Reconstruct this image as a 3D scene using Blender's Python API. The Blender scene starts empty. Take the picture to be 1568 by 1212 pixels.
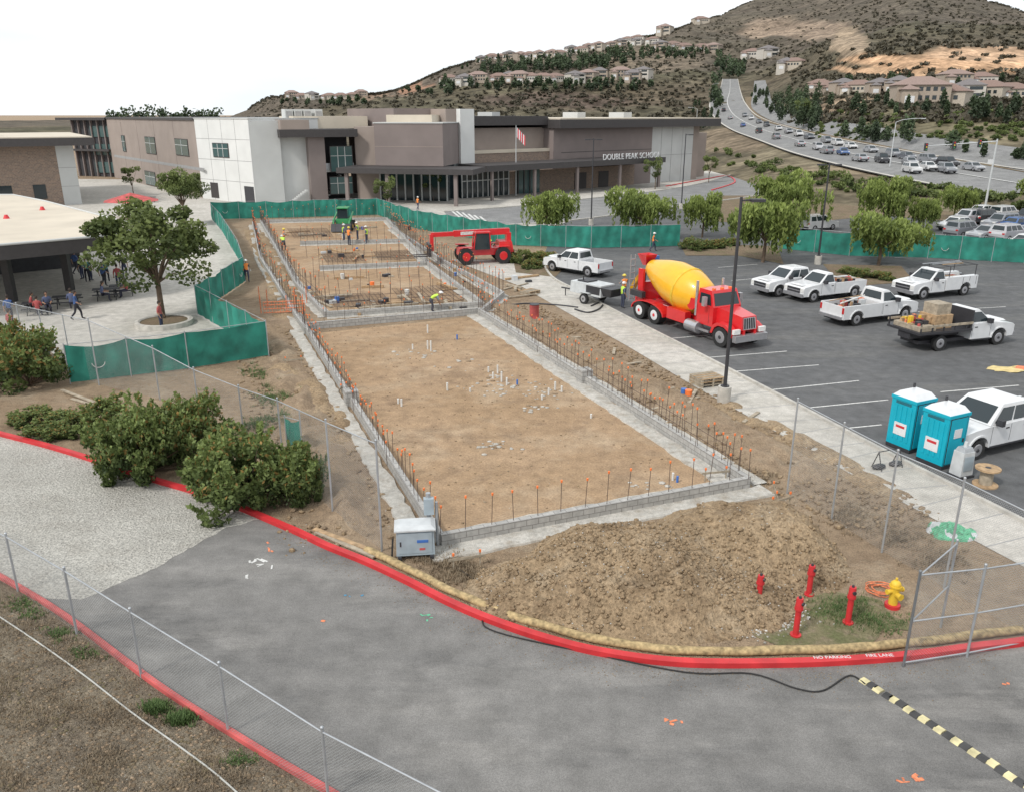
import bpy, bmesh, math, random
import numpy as np
from mathutils import Vector, Matrix, noise
from mathutils.bvhtree import BVHTree
random.seed(7); np.random.seed(7)
scene=bpy.context.scene
# ------------------------------------------------------------ survey frame
H=12.5; FPX=1263.0; CX=784.0; CY=606.0
PIT=math.atan(431/1263); S=math.sin(PIT); C=math.cos(PIT)
CAM=Vector((0,0,H))
def ray(x,y):
    kx=(x-CX)/FPX; ky=(CY-y)/FPX
    return Vector((kx, C+S*ky, -S+C*ky))
def G(x,y,z=0.0):
    d=ray(x,y); t=(z-H)/d.z
    return CAM+d*t
def P3(x,y,t): return CAM+ray(x,y)*t
def hgt(P,yt):
    d=ray(CX,yt); return H+P.y*d.z/d.y
# ------------------------------------------------------------ materials
def newmat(name):
    m=bpy.data.materials.new(name); m.use_nodes=True
    nt=m.node_tree; b=nt.nodes['Principled BSDF']; return m,nt,b
def simple(name,col,rough=.6,metal=0,coat=0,vary=.12,vs=3.0):
    m,nt,b=newmat(name)
    tc=nt.nodes.new('ShaderNodeTexCoord'); n=nt.nodes.new('ShaderNodeTexNoise')
    n.inputs['Scale'].default_value=vs; n.inputs['Detail'].default_value=4
    nt.links.new(tc.outputs['Object'],n.inputs['Vector'])
    r=nt.nodes.new('ShaderNodeMapRange'); r.inputs['From Min'].default_value=.3; r.inputs['From Max'].default_value=.7
    r.inputs['To Min'].default_value=1-vary; r.inputs['To Max'].default_value=1+vary
    nt.links.new(n.outputs['Fac'],r.inputs['Value'])
    mx=nt.nodes.new('ShaderNodeMix'); mx.data_type='RGBA'; mx.blend_type='MULTIPLY'; mx.inputs[0].default_value=1
    mx.inputs[6].default_value=(*col,1); nt.links.new(r.outputs[0],mx.inputs[7])
    nt.links.new(mx.outputs[2],b.inputs['Base Color'])
    b.inputs['Roughness'].default_value=rough; b.inputs['Metallic'].default_value=metal
    b.inputs['Coat Weight'].default_value=coat
    return m
def ground(name,c1,c2,c3=None,s1=.35,s2=6,bump=.3,fine=40,rough=.95,c3amt=.5,stretch=None,c4=None,c4s=.6,c4amt=.5,fa=.2):
    m,nt,b=newmat(name); N=nt.nodes; L=nt.links
    tc=N.new('ShaderNodeTexCoord'); vec=tc.outputs['Object']
    def nz(sc,det=5,v=vec,ro=.6):
        n=N.new('ShaderNodeTexNoise'); n.inputs['Scale'].default_value=sc; n.inputs['Detail'].default_value=det
        n.inputs['Roughness'].default_value=ro; L.new(v,n.inputs['Vector']); return n
    a=nz(s1); bb=nz(s2,4); f=nz(fine,2)
    def rng(o,a0,a1,b0,b1):
        r=N.new('ShaderNodeMapRange'); r.inputs[1].default_value=a0; r.inputs[2].default_value=a1
        r.inputs[3].default_value=b0; r.inputs[4].default_value=b1; L.new(o,r.inputs[0]); return r.outputs[0]
    def mix(fac,x,y,bt='MIX'):
        q=N.new('ShaderNodeMix'); q.data_type='RGBA'; q.blend_type=bt
        if hasattr(fac,'links'): L.new(fac,q.inputs[0])
        else: q.inputs[0].default_value=fac
        for i,v in ((6,x),(7,y)):
            if hasattr(v,'links'): L.new(v,q.inputs[i])
            else: q.inputs[i].default_value=(*v,1)
        return q.outputs[2]
    col=mix(rng(a.outputs['Fac'],.38,.62,0,1),c1,c2)
    if c3:
        mp=N.new('ShaderNodeMapping'); L.new(vec,mp.inputs[0])
        if stretch: mp.inputs['Rotation'].default_value=(0,0,stretch[0]); mp.inputs['Scale'].default_value=(stretch[1],stretch[2],1)
        mp.inputs['Location'].default_value=(13,7,3)
        d=nz(s1*2.2,7,mp.outputs[0],.65)
        col=mix(rng(d.outputs['Fac'],.5,.66,0,c3amt),col,c3)
    if c4:
        mp=N.new('ShaderNodeMapping'); L.new(vec,mp.inputs[0]); mp.inputs['Location'].default_value=(-31,17,9)
        if stretch: mp.inputs['Rotation'].default_value=(0,0,-stretch[0]*.6); mp.inputs['Scale'].default_value=(.35,1.8,1)
        d=nz(c4s,6,mp.outputs[0],.7)
        col=mix(rng(d.outputs['Fac'],.52,.64,0,c4amt),col,c4)
    col=mix(1.0,col,rng(bb.outputs['Fac'],.3,.7,.82,1.18),'MULTIPLY')
    col=mix(1.0,col,rng(f.outputs['Fac'],.3,.7,1-fa,1+fa),'MULTIPLY')
    L.new(col,b.inputs['Base Color']); b.inputs['Roughness'].default_value=rough
    b.inputs['Specular IOR Level'].default_value=.2
    bp=N.new('ShaderNodeBump'); bp.inputs['Strength'].default_value=bump; bp.inputs['Distance'].default_value=.1
    ad=N.new('ShaderNodeMath'); ad.operation='ADD'; L.new(bb.outputs['Fac'],ad.inputs[0]); L.new(f.outputs['Fac'],ad.inputs[1])
    L.new(ad.outputs[0],bp.inputs['Height']); L.new(bp.outputs[0],b.inputs['Normal'])
    return m
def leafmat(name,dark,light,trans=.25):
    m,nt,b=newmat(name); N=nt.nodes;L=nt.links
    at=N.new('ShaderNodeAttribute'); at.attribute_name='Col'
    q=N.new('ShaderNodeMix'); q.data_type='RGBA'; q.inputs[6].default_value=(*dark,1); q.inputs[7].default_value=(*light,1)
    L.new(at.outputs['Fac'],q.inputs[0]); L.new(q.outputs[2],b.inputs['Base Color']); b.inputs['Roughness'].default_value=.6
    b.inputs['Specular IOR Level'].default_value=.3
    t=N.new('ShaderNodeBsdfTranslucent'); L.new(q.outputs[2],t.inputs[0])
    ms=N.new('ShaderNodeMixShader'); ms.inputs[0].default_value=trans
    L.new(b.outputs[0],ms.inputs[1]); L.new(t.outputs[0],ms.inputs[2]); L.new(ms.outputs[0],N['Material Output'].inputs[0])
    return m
def blockmat(name,c1,c2,mortar,bw=.4,bh=.2,ms=.012):
    m,nt,b=newmat(name); N=nt.nodes;L=nt.links
    uv=N.new('ShaderNodeUVMap'); br=N.new('ShaderNodeTexBrick')
    br.inputs['Color1'].default_value=(*c1,1);br.inputs['Color2'].default_value=(*c2,1);br.inputs['Mortar'].default_value=(*mortar,1)
    br.inputs['Scale'].default_value=1;br.inputs['Mortar Size'].default_value=ms;br.inputs['Brick Width'].default_value=bw;br.inputs['Row Height'].default_value=bh
    L.new(uv.outputs[0],br.inputs['Vector'])
    n=N.new('ShaderNodeTexNoise'); n.inputs['Scale'].default_value=5; L.new(uv.outputs[0],n.inputs['Vector'])
    q=N.new('ShaderNodeMix'); q.data_type='RGBA'; q.blend_type='OVERLAY'; q.inputs[0].default_value=.35
    L.new(br.outputs['Color'],q.inputs[6]); L.new(n.outputs['Fac'],q.inputs[7])
    L.new(q.outputs[2],b.inputs['Base Color']); b.inputs['Roughness'].default_value=.9
    bp=N.new('ShaderNodeBump'); bp.inputs['Strength'].default_value=.4; bp.inputs['Distance'].default_value=.02;bp.invert=True
    L.new(br.outputs['Fac'],bp.inputs['Height']); L.new(bp.outputs[0],b.inputs['Normal'])
    return m
def chainmat():
    m,nt,b=newmat('chain_link'); N=nt.nodes;L=nt.links
    uv=N.new('ShaderNodeUVMap'); sp=N.new('ShaderNodeSeparateXYZ'); L.new(uv.outputs[0],sp.inputs[0])
    def mth(op,a,bv):
        q=N.new('ShaderNodeMath'); q.operation=op
        for i,v in enumerate((a,bv)):
            if v is None: continue
            if hasattr(v,'links'): L.new(v,q.inputs[i])
            else: q.inputs[i].default_value=v
        return q.outputs[0]
    outs=[]
    for op in ('ADD','SUBTRACT'):
        s=mth(op,sp.outputs[0],sp.outputs[1]); s=mth('DIVIDE',s,.075); s=mth('FRACT',s,None); outs.append(mth('LESS_THAN',s,.085))
    w=mth('MAXIMUM',outs[0],outs[1])
    tr=N.new('ShaderNodeBsdfTransparent'); ms=N.new('ShaderNodeMixShader'); L.new(w,ms.inputs[0]); L.new(tr.outputs[0],ms.inputs[1]); L.new(b.outputs[0],ms.inputs[2])
    b.inputs['Base Color'].default_value=(.42,.44,.45,1); b.inputs['Metallic'].default_value=.3; b.inputs['Roughness'].default_value=.5
    L.new(ms.outputs[0],N['Material Output'].inputs[0]); return m
def glassmat(name,col):
    m,nt,b=newmat(name); b.inputs['Base Color'].default_value=(*col,1); b.inputs['Roughness'].default_value=.08
    b.inputs['Specular IOR Level'].default_value=.6; return m

M_dirt=ground('dirt',(.28,.205,.135),(.34,.255,.175),(.21,.15,.10),s1=.25,s2=3,fine=20,bump=.9,c3amt=.6,c4=(.39,.32,.235),c4s=.5,c4amt=.5,fa=.28)
M_pad=ground('compacted_soil',(.31,.212,.128),(.36,.252,.16),(.41,.32,.225),s1=.16,s2=1.6,fine=14,bump=.45,c3amt=.55,c4=(.225,.155,.10),c4s=.38,c4amt=.7)
M_drysoil=ground('dry_soil',(.19,.155,.115),(.25,.21,.155),(.12,.095,.07),s1=.6,s2=7,fine=30,bump=1.0,c3amt=.8,c4=(.31,.255,.185),c4s=2.5,c4amt=.7,fa=.3)
M_asph=ground('asphalt',(.175,.170,.163),(.20,.194,.185),(.115,.113,.111),s1=.12,s2=1.2,fine=45,bump=.15,c3amt=.8,stretch=(.5,.45,1.7),c4=(.26,.25,.235),c4s=.35,c4amt=.55,fa=.25)
M_asph2=ground('parking_asphalt',(.105,.107,.110),(.125,.126,.128),(.078,.08,.083),s1=.1,s2=1.5,fine=50,bump=.1,stretch=(.4,.5,1.5),c4=(.16,.158,.15),c4s=.3,c4amt=.5)
M_gravel=ground('gravel',(.39,.375,.34),(.46,.445,.405),(.32,.30,.265),s1=.3,s2=9,fine=17,bump=.8,fa=.34)
M_conc=ground('concrete',(.43,.41,.37),(.49,.465,.425),(.35,.33,.29),s1=.2,s2=2,fine=30,bump=.1,c3amt=.5)
M_conc2=ground('footing_concrete',(.40,.385,.35),(.49,.47,.43),(.31,.27,.22),s1=1,s2=6,fine=30,bump=.3,c3amt=.7)
M_mound=ground('mound_soil',(.285,.208,.13),(.34,.252,.16),(.165,.115,.07),s1=.22,s2=5,fine=12,bump=.9,c3amt=.85,c4=(.38,.305,.215),c4s=.7,c4amt=.5,fa=.28)
M_road=ground('road_asphalt',(.20,.20,.20),(.23,.23,.225),None,s1=.05,s2=.5,fine=5,bump=.05)
M_mulch=ground('mulch',(.16,.12,.08),(.2,.15,.10),(.1,.12,.05),s1=.4,s2=4,fine=20,bump=.5)
M_grass=ground('grass_patch',(.16,.17,.08),(.25,.22,.13),(.30,.24,.17),s1=1.5,s2=10,fine=50,bump=.7,c3amt=.8)
M_red=simple('red_paint',(.54,.03,.035),.5,vary=.18,vs=2); M_redf=simple('faded_red_paint',(.42,.08,.075),.8,vary=.4,vs=1.5); M_redv=simple('red_vehicle_paint',(.60,.015,.02),.3,coat=.6,vary=.06)
M_curbc=simple('curb_concrete',(.45,.43,.39),.9,vary=.2)
M_straw=simple('straw',(.36,.27,.14),.95,vary=.45,vs=9)
M_white=simple('white_paint',(.66,.67,.68),.35,coat=.4,vary=.05); M_whitem=simple('white_marking',(.58,.58,.56),.8,vary=.25,vs=8)
M_black=simple('black_rubber',(.02,.02,.02),.8); M_dark=simple('dark_metal',(.035,.035,.04),.5)
M_grey=simple('galvanised_steel',(.42,.44,.46),.45,metal=.5); M_lgrey=simple('light_grey_paint',(.5,.52,.53),.5)
M_rim=simple('wheel_rim',(.5,.5,.52),.3,metal=.7)
M_glass=glassmat('window_glass',(.02,.03,.035)); M_glassg=glassmat('window_glass_green',(.06,.11,.11))
M_orange=simple('orange_cap',(.85,.20,.05),.5); M_rebar=simple('rusty_rebar',(.085,.055,.045),.8)
M_yellow=simple('yellow_paint',(.82,.43,.02),.35,coat=.4,vary=.06); M_yel2=simple('hydrant_yellow',(.70,.46,.04),.55)
M_teal=simple('porta_toilet_teal',(.0,.36,.48),.5,vary=.05); M_blue=simple('blue_paint',(.05,.15,.45),.5)
M_boxb=simple('electrical_cabinet_grey',(.32,.38,.42),.5)
M_wood=simple('wood',(.38,.26,.15),.85,vary=.3,vs=6); M_wood2=simple('grey_wood',(.34,.29,.22),.9,vary=.3,vs=5)
M_green=simple('green_screen_fabric',(.02,.19,.145),.75,vary=.4,vs=.9); M_greenp=simple('green_machine',(.03,.24,.08),.4)
M_bark=simple('bark',(.14,.10,.07),.95,vary=.3); M_net=simple('green_netting',(.10,.36,.21),.8,vary=.4,vs=6)
M_tarlight=simple('tail_light',(.5,.02,.02),.3); M_head=simple('headlight',(.7,.7,.68),.15)
M_wgrey=simple('wall_light_grey',(.50,.51,.50),.85,vary=.06,vs=.4); M_wwhite=simple('wall_white',(.66,.665,.65),.85,vary=.05,vs=.4)
M_wtan=simple('wall_tan',(.30,.25,.22),.85,vary=.08,vs=.4); M_wmauve=simple('wall_mauve',(.21,.175,.165),.85,vary=.08,vs=.4)
M_wbrick=blockmat('brick_wall',(.28,.20,.15),(.2,.15,.12),(.3,.27,.24),.4,.2)
M_wdark=simple('fascia_dark_bronze',(.05,.045,.045),.6); M_roof=simple('roof_cream_membrane',(.55,.49,.40),.9,vary=.1,vs=.3)
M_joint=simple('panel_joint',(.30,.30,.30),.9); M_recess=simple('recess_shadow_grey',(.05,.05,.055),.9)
M_cmu=blockmat('concrete_block',(.34,.335,.32),(.40,.39,.37),(.22,.21,.20),.4,.2,.014)
M_chain=chainmat()
M_flagr=simple('flag_red',(.6,.05,.06),.8); M_tarp=simple('pale_yellow_tarp',(.60,.48,.22),.7,vary=.2)
M_hill,nt,b=newmat('hill_chaparral')
def hillmat():
    N=nt.nodes;L=nt.links
    at=N.new('ShaderNodeAttribute'); at.attribute_name='Col'
    tc=N.new('ShaderNodeTexCoord')
    last=at.outputs['Color']
    for sc,lo,hi,a0,a1 in ((.02,.75,1.2,.35,.65),(.09,.6,1.3,.38,.62),(.4,.6,1.3,.35,.65)):
        n=N.new('ShaderNodeTexNoise'); n.inputs['Scale'].default_value=sc; n.inputs['Detail'].default_value=5; n.inputs['Roughness'].default_value=.65
        L.new(tc.outputs['Object'],n.inputs['Vector'])
        r=N.new('ShaderNodeMapRange'); r.inputs[1].default_value=a0;r.inputs[2].default_value=a1;r.inputs[3].default_value=lo;r.inputs[4].default_value=hi
        L.new(n.outputs['Fac'],r.inputs[0])
        q=N.new('ShaderNodeMix'); q.data_type='RGBA'; q.blend_type='MULTIPLY'; q.inputs[0].default_value=1
        L.new(last,q.inputs[6]); L.new(r.outputs[0],q.inputs[7]); last=q.outputs[2]
    L.new(last,b.inputs['Base Color']); b.inputs['Roughness'].default_value=1; b.inputs['Specular IOR Level'].default_value=.1
hillmat()
L_tree=leafmat('tree_leaves',(.055,.08,.028),(.20,.245,.08),.3); L_willow=leafmat('pepper_tree_leaves',(.09,.13,.035),(.32,.39,.11),.4)
L_shrub=leafmat('shrub_leaves',(.04,.065,.022),(.22,.28,.09),.3); L_far=leafmat('distant_tree_leaves',(.038,.055,.033),(.095,.135,.065),.2)
L_chap=leafmat('chaparral_leaves',(.060,.056,.038),(.115,.10,.07),.1); L_dry=leafmat('dry_grass_blades',(.16,.12,.08),(.36,.29,.20),.2)
L_redf=leafmat('reddish_leaves',(.16,.10,.03),(.38,.24,.08),.3); L_green=leafmat('weed_leaves',(.05,.09,.03),(.17,.25,.09),.3)
# ------------------------------------------------------------ mesh builder
class MB:
    def __init__(s): s.v=[];s.f=[];s.m=[];s.mats=[];s.M=None;s.sm=[];s.c={};s.uv={}
    def mi(s,mat):
        if mat not in s.mats: s.mats.append(mat)
        return s.mats.index(mat)
    def add(s,vs,fs,mat,smooth=False,uvs=None):
        o=len(s.v)
        s.v+= [tuple(s.M@Vector(v)) for v in vs] if s.M is not None else [tuple(v) for v in vs]
        i=s.mi(mat)
        for k,f in enumerate(fs):
            if uvs: s.uv[len(s.f)]=uvs[k]
            s.f.append([o+q for q in f]); s.m.append(i); s.sm.append(smooth)
    def box(s,x0,x1,y0,y1,z0,z1,mat,tx=0,ty=0):
        a=min(x0,x1);b=max(x0,x1);c=min(y0,y1);d=max(y0,y1)
        vs=[(a,c,z0),(b,c,z0),(b,d,z0),(a,d,z0),(a+tx,c+ty,z1),(b-tx,c+ty,z1),(b-tx,d-ty,z1),(a+tx,d-ty,z1)]
        fs=[(0,3,2,1),(4,5,6,7),(0,1,5,4),(1,2,6,5),(2,3,7,6),(3,0,4,7)]
        uvs=[[(a,c),(a,d),(b,d),(b,c)],[(a,c),(b,c),(b,d),(a,d)],[(a,z0),(b,z0),(b,z1),(a,z1)],[(c,z0),(d,z0),(d,z1),(c,z1)],[(b,z0),(a,z0),(a,z1),(b,z1)],[(d,z0),(c,z0),(c,z1),(d,z1)]]
        s.add(vs,fs,mat,uvs=uvs)
    def hexa(s,bot,top,mat):
        s.add(list(bot)+list(top),[(0,3,2,1),(4,5,6,7),(0,1,5,4),(1,2,6,5),(2,3,7,6),(3,0,4,7)],mat)
    def cyl(s,p0,p1,r0,r1,mat,n=8,caps=True,smooth=True):
        p0=Vector(p0);p1=Vector(p1);d=(p1-p0)
        if d.length<1e-6:return
        d.normalize(); a=d.orthogonal().normalized(); b=d.cross(a)
        vs=[];fs=[]
        for p,r in ((p0,r0),(p1,r1)):
            for k in range(n):
                t=2*math.pi*k/n; vs.append(p+(a*math.cos(t)+b*math.sin(t))*r)
        for k in range(n): fs.append((k,(k+1)%n,n+(k+1)%n,n+k))
        s.add(vs,fs,mat,smooth)
        if caps: s.add(vs,[tuple(range(n))[::-1],tuple(range(n,2*n))],mat)
    def tube(s,pts,r,mat,n=6):
        for a,b in zip(pts[:-1],pts[1:]): s.cyl(a,b,r,r,mat,n,True)
    def rev(s,prof,p0,ax,mat,n=20,smooth=True):
        p0=Vector(p0);ax=Vector(ax).normalized();a=ax.orthogonal().normalized();b=ax.cross(a);vs=[];fs=[]
        for (h,r) in prof:
            for k in range(n):
                t=2*math.pi*k/n; vs.append(p0+ax*h+(a*math.cos(t)+b*math.sin(t))*r)
        for i in range(len(prof)-1):
            for k in range(n): fs.append((i*n+k,i*n+(k+1)%n,(i+1)*n+(k+1)%n,(i+1)*n+k))
        s.add(vs,fs,mat,smooth)
    def sph(s,c,r,mat,n=10,m=6,sc=(1,1,1)):
        prof=[(-math.cos(math.pi*i/m),math.sin(math.pi*i/m)+1e-4) for i in range(m+1)]
        vs=[];fs=[]
        for h,q in prof:
            for k in range(n):
                t=2*math.pi*k/n; vs.append((c[0]+r*sc[0]*q*math.cos(t),c[1]+r*sc[1]*q*math.sin(t),c[2]+r*sc[2]*h))
        for i in range(m):
            for k in range(n): fs.append((i*n+k,i*n+(k+1)%n,(i+1)*n+(k+1)%n,(i+1)*n+k))
        s.add(vs,fs,mat,True)
    def prism(s,pts,y0,y1,mat):
        n=len(pts); vs=[(x,y0,z) for x,z in pts]+[(x,y1,z) for x,z in pts]
        fs=[tuple(range(n)),tuple(range(n,2*n))[::-1]]+[(k,k+n,(k+1)%n+n,(k+1)%n) for k in range(n)]
        s.add(vs,fs,mat)
    def fq(s,A,B,Cc,D,u0,u1,v0,v1,off,mat):
        A,B,Cc,D=map(Vector,(A,B,Cc,D)); n=(B-A).cross(D-A).normalized()*off
        f=lambda u,v:(A*(1-u)+B*u)*(1-v)+(D*(1-u)+Cc*u)*v+n
        s.add([f(u0,v0),f(u1,v0),f(u1,v1),f(u0,v1)],[(0,1,2,3)],mat)
    def leaves(s,V,mat,col):
        o=len(s.v); n=len(V); flat=V.reshape(-1,3)
        s.v+= [tuple(p) for p in flat.tolist()]
        i=s.mi(mat)
        s.f+= [[o+4*k,o+4*k+1,o+4*k+2,o+4*k+3] for k in range(n)]
        s.m+=[i]*n; s.sm+=[False]*n
        for k in range(n):
            c=float(col[k])
            for q in range(4): s.c[o+4*k+q]=c
    def mesh(s,name):
        me=bpy.data.meshes.new(name); me.from_pydata(s.v,[],s.f)
        for m in s.mats: me.materials.append(m)
        me.polygons.foreach_set('material_index',s.m); me.polygons.foreach_set('use_smooth',s.sm)
        if s.uv:
            uvl=me.uv_layers.new(name='UVMap'); 
            for fi,u in s.uv.items():
                ls=me.polygons[fi].loop_start
                for k,w in enumerate(u): uvl.data[ls+k].uv=w
        if s.c:
            ca=me.color_attributes.new('Col','FLOAT_COLOR','POINT')
            arr=np.ones((len(s.v),4),dtype=np.float32)*.5
            idx=np.fromiter(s.c.keys(),dtype=int); vals=np.fromiter(s.c.values(),dtype=float)
            arr[idx,0]=arr[idx,1]=arr[idx,2]=vals; arr[:,3]=1
            ca.data.foreach_set('color',arr.ravel())
        me.update(); return me
    def obj(s,name,loc=(0,0,0),rz=0,bevel=0,scale=1):
        return inst(name,s.mesh(name),loc,rz,bevel,scale)
def inst(name,me,loc=(0,0,0),rz=0,bevel=0,scale=1):
    o=bpy.data.objects.new(name,me); o.location=loc; o.rotation_euler=(0,0,rz)
    o.scale=(scale,)*3 if not hasattr(scale,'__len__') else scale
    scene.collection.objects.link(o)
    if bevel:
        b=o.modifiers.new('bevel','BEVEL'); b.width=bevel; b.segments=2; b.limit_method='ANGLE'; b.angle_limit=math.radians(35)
    return o
def smooth_line(pts,n=8):
    pts=[Vector(p) for p in pts]; out=[]
    for i in range(len(pts)-1):
        p0=pts[max(i-1,0)];p1=pts[i];p2=pts[i+1];p3=pts[min(i+2,len(pts)-1)]
        for k in range(n):
            t=k/n; out.append(.5*((2*p1)+(p2-p0)*t+(2*p0-5*p1+4*p2-p3)*t*t+(3*p1-p0-3*p2+p3)*t**3))
    out.append(pts[-1]); return out
def sheet(name,px,z,mat,world=None):
    pts=world if world else [G(x,y) for x,y in px]
    bm=bmesh.new(); vs=[bm.verts.new((p[0],p[1],z)) for p in pts]; f=bm.faces.new(vs)
    bm.normal_update()
    if f.normal.z<0: f.normal_flip()
    bmesh.ops.triangulate(bm,faces=[f]); me=bpy.data.meshes.new(name); bm.to_mesh(me); bm.free(); me.materials.append(mat)
    return inst(name,me)
def ragged(px,amp=.25,step=.35):
    pts=[G(x,y) for x,y in px]; out=[]
    for a,b in zip(pts,pts[1:]+pts[:1]):
        n=max(1,int((b-a).length/step)); nn=Vector((-(b-a).y,(b-a).x,0)).normalized()
        for k in range(n):
            q=a.lerp(b,k/n); out.append(q+nn*amp*noise.fractal(q*1.3,1,2,3))
    return out
def sweep(mb,pts,w,z0,z1,mat,off=0):
    pts=[Vector((p[0],p[1],0)) for p in pts]; n=len(pts); vs=[];fs=[]
    for i in range(n):
        t=(pts[min(i+1,n-1)]-pts[max(i-1,0)]).normalized(); nn=Vector((-t.y,t.x,0)); a=pts[i]+nn*(off-w/2); b=pts[i]+nn*(off+w/2)
        vs+=[(a.x,a.y,z0),(b.x,b.y,z0),(b.x,b.y,z1),(a.x,a.y,z1)]
    uvs=[];d=0
    for i in range(n-1):
        o=4*i; L=(pts[i+1]-pts[i]).length
        for k in range(4):
            fs.append((o+k,o+4+k,o+4+(k+1)%4,o+(k+1)%4))
            v0,v1={0:(0,w),1:(z0,z1),2:(0,w),3:(z1,z0)}[k]
            uvs.append([(d,v0),(d+L,v0),(d+L,v1),(d,v1)])
        d+=L
    fs+=[(0,1,2,3),(4*n-1,4*n-2,4*n-3,4*n-4)]; uvs+=[[(0,0),(w,0),(w,z1),(0,z1)]]*2
    mb.add(vs,fs,mat,uvs=uvs)
# ------------------------------------------------------------ terrain
XS=[-500,380,440,600,700,800,950,1050,1100,1150,1200,1280,1400,1568,2100]
LY=[None,
[235,235,235,235,235,235,235,235,222,228,232,248,262,285,330],
[192,188,186,184,182,182,182,186,188,200,210,226,242,262,300],
[186,176,170,162,160,158,160,165,160,165,182,168,168,182,230],
[186,170,153,150,134,130,126,124,126,128,152,140,150,155,190],
[186,168,151,143,112,104,92,88,92,100,112,118,122,128,150],
[186,168,150,141,104,88,70,44,62,62,58,78,84,90,120],
[186,168,150,141,103,86,66,40,32,40,42,50,30,40,80],
[186,168,150,141,103,86,66,40,28,2,-15,-34,-30,18,90]]
LT=[[190,190,190,190,190,190,190,190,180,150,130,116,110,104,100],
[300,300,300,300,300,300,300,290,270,220,192,165,145,125,100],
[600,600,600,450,450,450,430,400,380,290,240,200,170,150,120],
[1200,900,700,520,500,500,500,480,480,420,300,260,225,200,170],
[1500,1000,750,620,580,560,560,600,600,600,380,300,250,240,220],
[1800,1100,780,800,780,760,750,760,760,700,560,360,290,285,270],
[2000,1150,800,850,850,850,900,1000,900,880,850,420,330,320,330],
[2100,1200,820,870,870,880,950,1050,1150,1050,1000,800,620,560,520],
[2300,1250,850,900,900,900,1000,1100,1400,1500,1500,1500,1500,1300,1200]]
XS=[-500,335]+XS[1:]; LY=[None]+[[r[0]]+r for r in LY[1:]]; LT=[[r[0]]+r for r in LT]
cols=np.arange(-500,2101,7.0); NR=12
layers=[]
def sm(a,k=5):
    p=np.pad(a,(k,k),mode='edge'); ker=np.ones(2*k+1)/(2*k+1); return np.convolve(p,ker,'valid')
for i in range(9):
    t=sm(np.interp(cols,XS,LT[i])); row=[]
    if i==0:
        for x,tt in zip(cols,t):
            ky=(S-(H+.3)/tt)/C; row.append(P3(x,CY-ky*FPX,tt))
    else:
        yy=sm(np.interp(cols,XS,LY[i]),2)
        row=[P3(x,y,tt) for x,y,tt in zip(cols,yy,t)]
    layers.append(np.array([tuple(p) for p in row]))
back=layers[-1].copy(); back[:,:2]*=1.3; back[:,2]-=60; layers.append(back)
rows=[]
for i in range(len(layers)-1):
    for k in range(NR): rows.append(layers[i]*(1-k/NR)+layers[i+1]*k/NR)
rows.append(layers[-1]); R=np.array(rows)
for _ in range(3):
    R2=R.copy(); R2[1:-1]=(R[:-2]+2*R[1:-1]+R[2:])/4; R2[8*NR-1:8*NR+2]=R[8*NR-1:8*NR+2]; R=R2
nr,nc=R.shape[:2]; colr=np.zeros((nr,nc,4),dtype=np.float32)
blobs=[(1440,98,150,14,(.48,.31,.19)),(1500,84,90,10,(.46,.31,.20)),(1360,112,90,6,(.44,.29,.18)),(1215,46,85,17,(.28,.215,.16)),(1300,70,30,25,(.31,.24,.17)),(640,132,45,7,(.28,.165,.11)),(580,146,60,6,(.22,.16,.115)),
(1000,95,90,20,(.19,.155,.115)),(1250,170,70,12,(.26,.19,.13)),(900,110,50,8,(.20,.16,.12)),(1120,215,60,20,(.21,.165,.115)),(1290,150,60,8,(.32,.24,.165)),(1500,200,90,25,(.185,.16,.105)),(1380,190,90,25,(.175,.155,.10)),(1300,265,120,10,(.18,.145,.10)),(850,150,120,8,(.11,.085,.068))]
for i in range(nr):
    for j in range(nc):
        p=Vector(R[i,j]); D=p.length
        if i>NR*2 and i<nr-1:
            a=min(1,(i-2*NR)/8)*min(D,900)*.011
            if abs(i-8*NR)<3: a*=.35
            if p.x/p.y<-.3: a*=.2
            n=noise.fractal(p*.006,1.0,2.0,4); n2=noise.fractal(p*.03,1,2,3)
            R[i,j,2]+=a*n+a*.25*n2
        d=p-CAM; w=d.dot(Vector((0,C,-S))); x=CX+FPX*d.x/w; y=CY-FPX*d.dot(Vector((0,S,C)))/w
        n=noise.fractal(p*.012,1,2,4)*.5+.5
        base=Vector((.135,.108,.078)).lerp(Vector((.095,.088,.057)),min(1,max(0,n*1.2)))
        if D>700: base=base.lerp(Vector((.128,.106,.09)),.5)  # far slopes blended paler and greyer: haze put into the vertex colour
        if D<230: base=Vector((.165,.14,.095))
        wob=noise.noise(p*.02)*.5
        for bx,by,rx,ry,c in blobs:
            q=((x-bx)/rx)**2+((y-by)/ry)**2+wob
            k=max(0,min(1,(1.15-q)*2.5)); base=base.lerp(Vector(c),k)
        colr[i,j]=(*base,1)
fs=[[i*nc+j,i*nc+j+1,(i+1)*nc+j+1,(i+1)*nc+j] for i in range(nr-1) for j in range(nc-1)]
vl=R.reshape(-1,3).tolist()
me=bpy.data.meshes.new('hills'); me.from_pydata(vl,[],fs); me.materials.append(M_hill)
ca=me.color_attributes.new('Col','FLOAT_COLOR','POINT'); ca.data.foreach_set('color',colr.ravel())
me.polygons.foreach_set('use_smooth',[True]*len(fs)); inst('hills_terrain',me)
BV=BVHTree.FromPolygons([Vector(v) for v in vl],fs)
def T(x,y):
    while True:
        d=ray(x,y).normalized(); h=BV.ray_cast(CAM,d); g=None
        if d.z<-1e-5: g=CAM+d*(-H/d.z)
        if h[0] is not None and (g is None or (h[0]-CAM).length<(g-CAM).length): return h[0]
        if g is not None: return g
        y+=1
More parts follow.
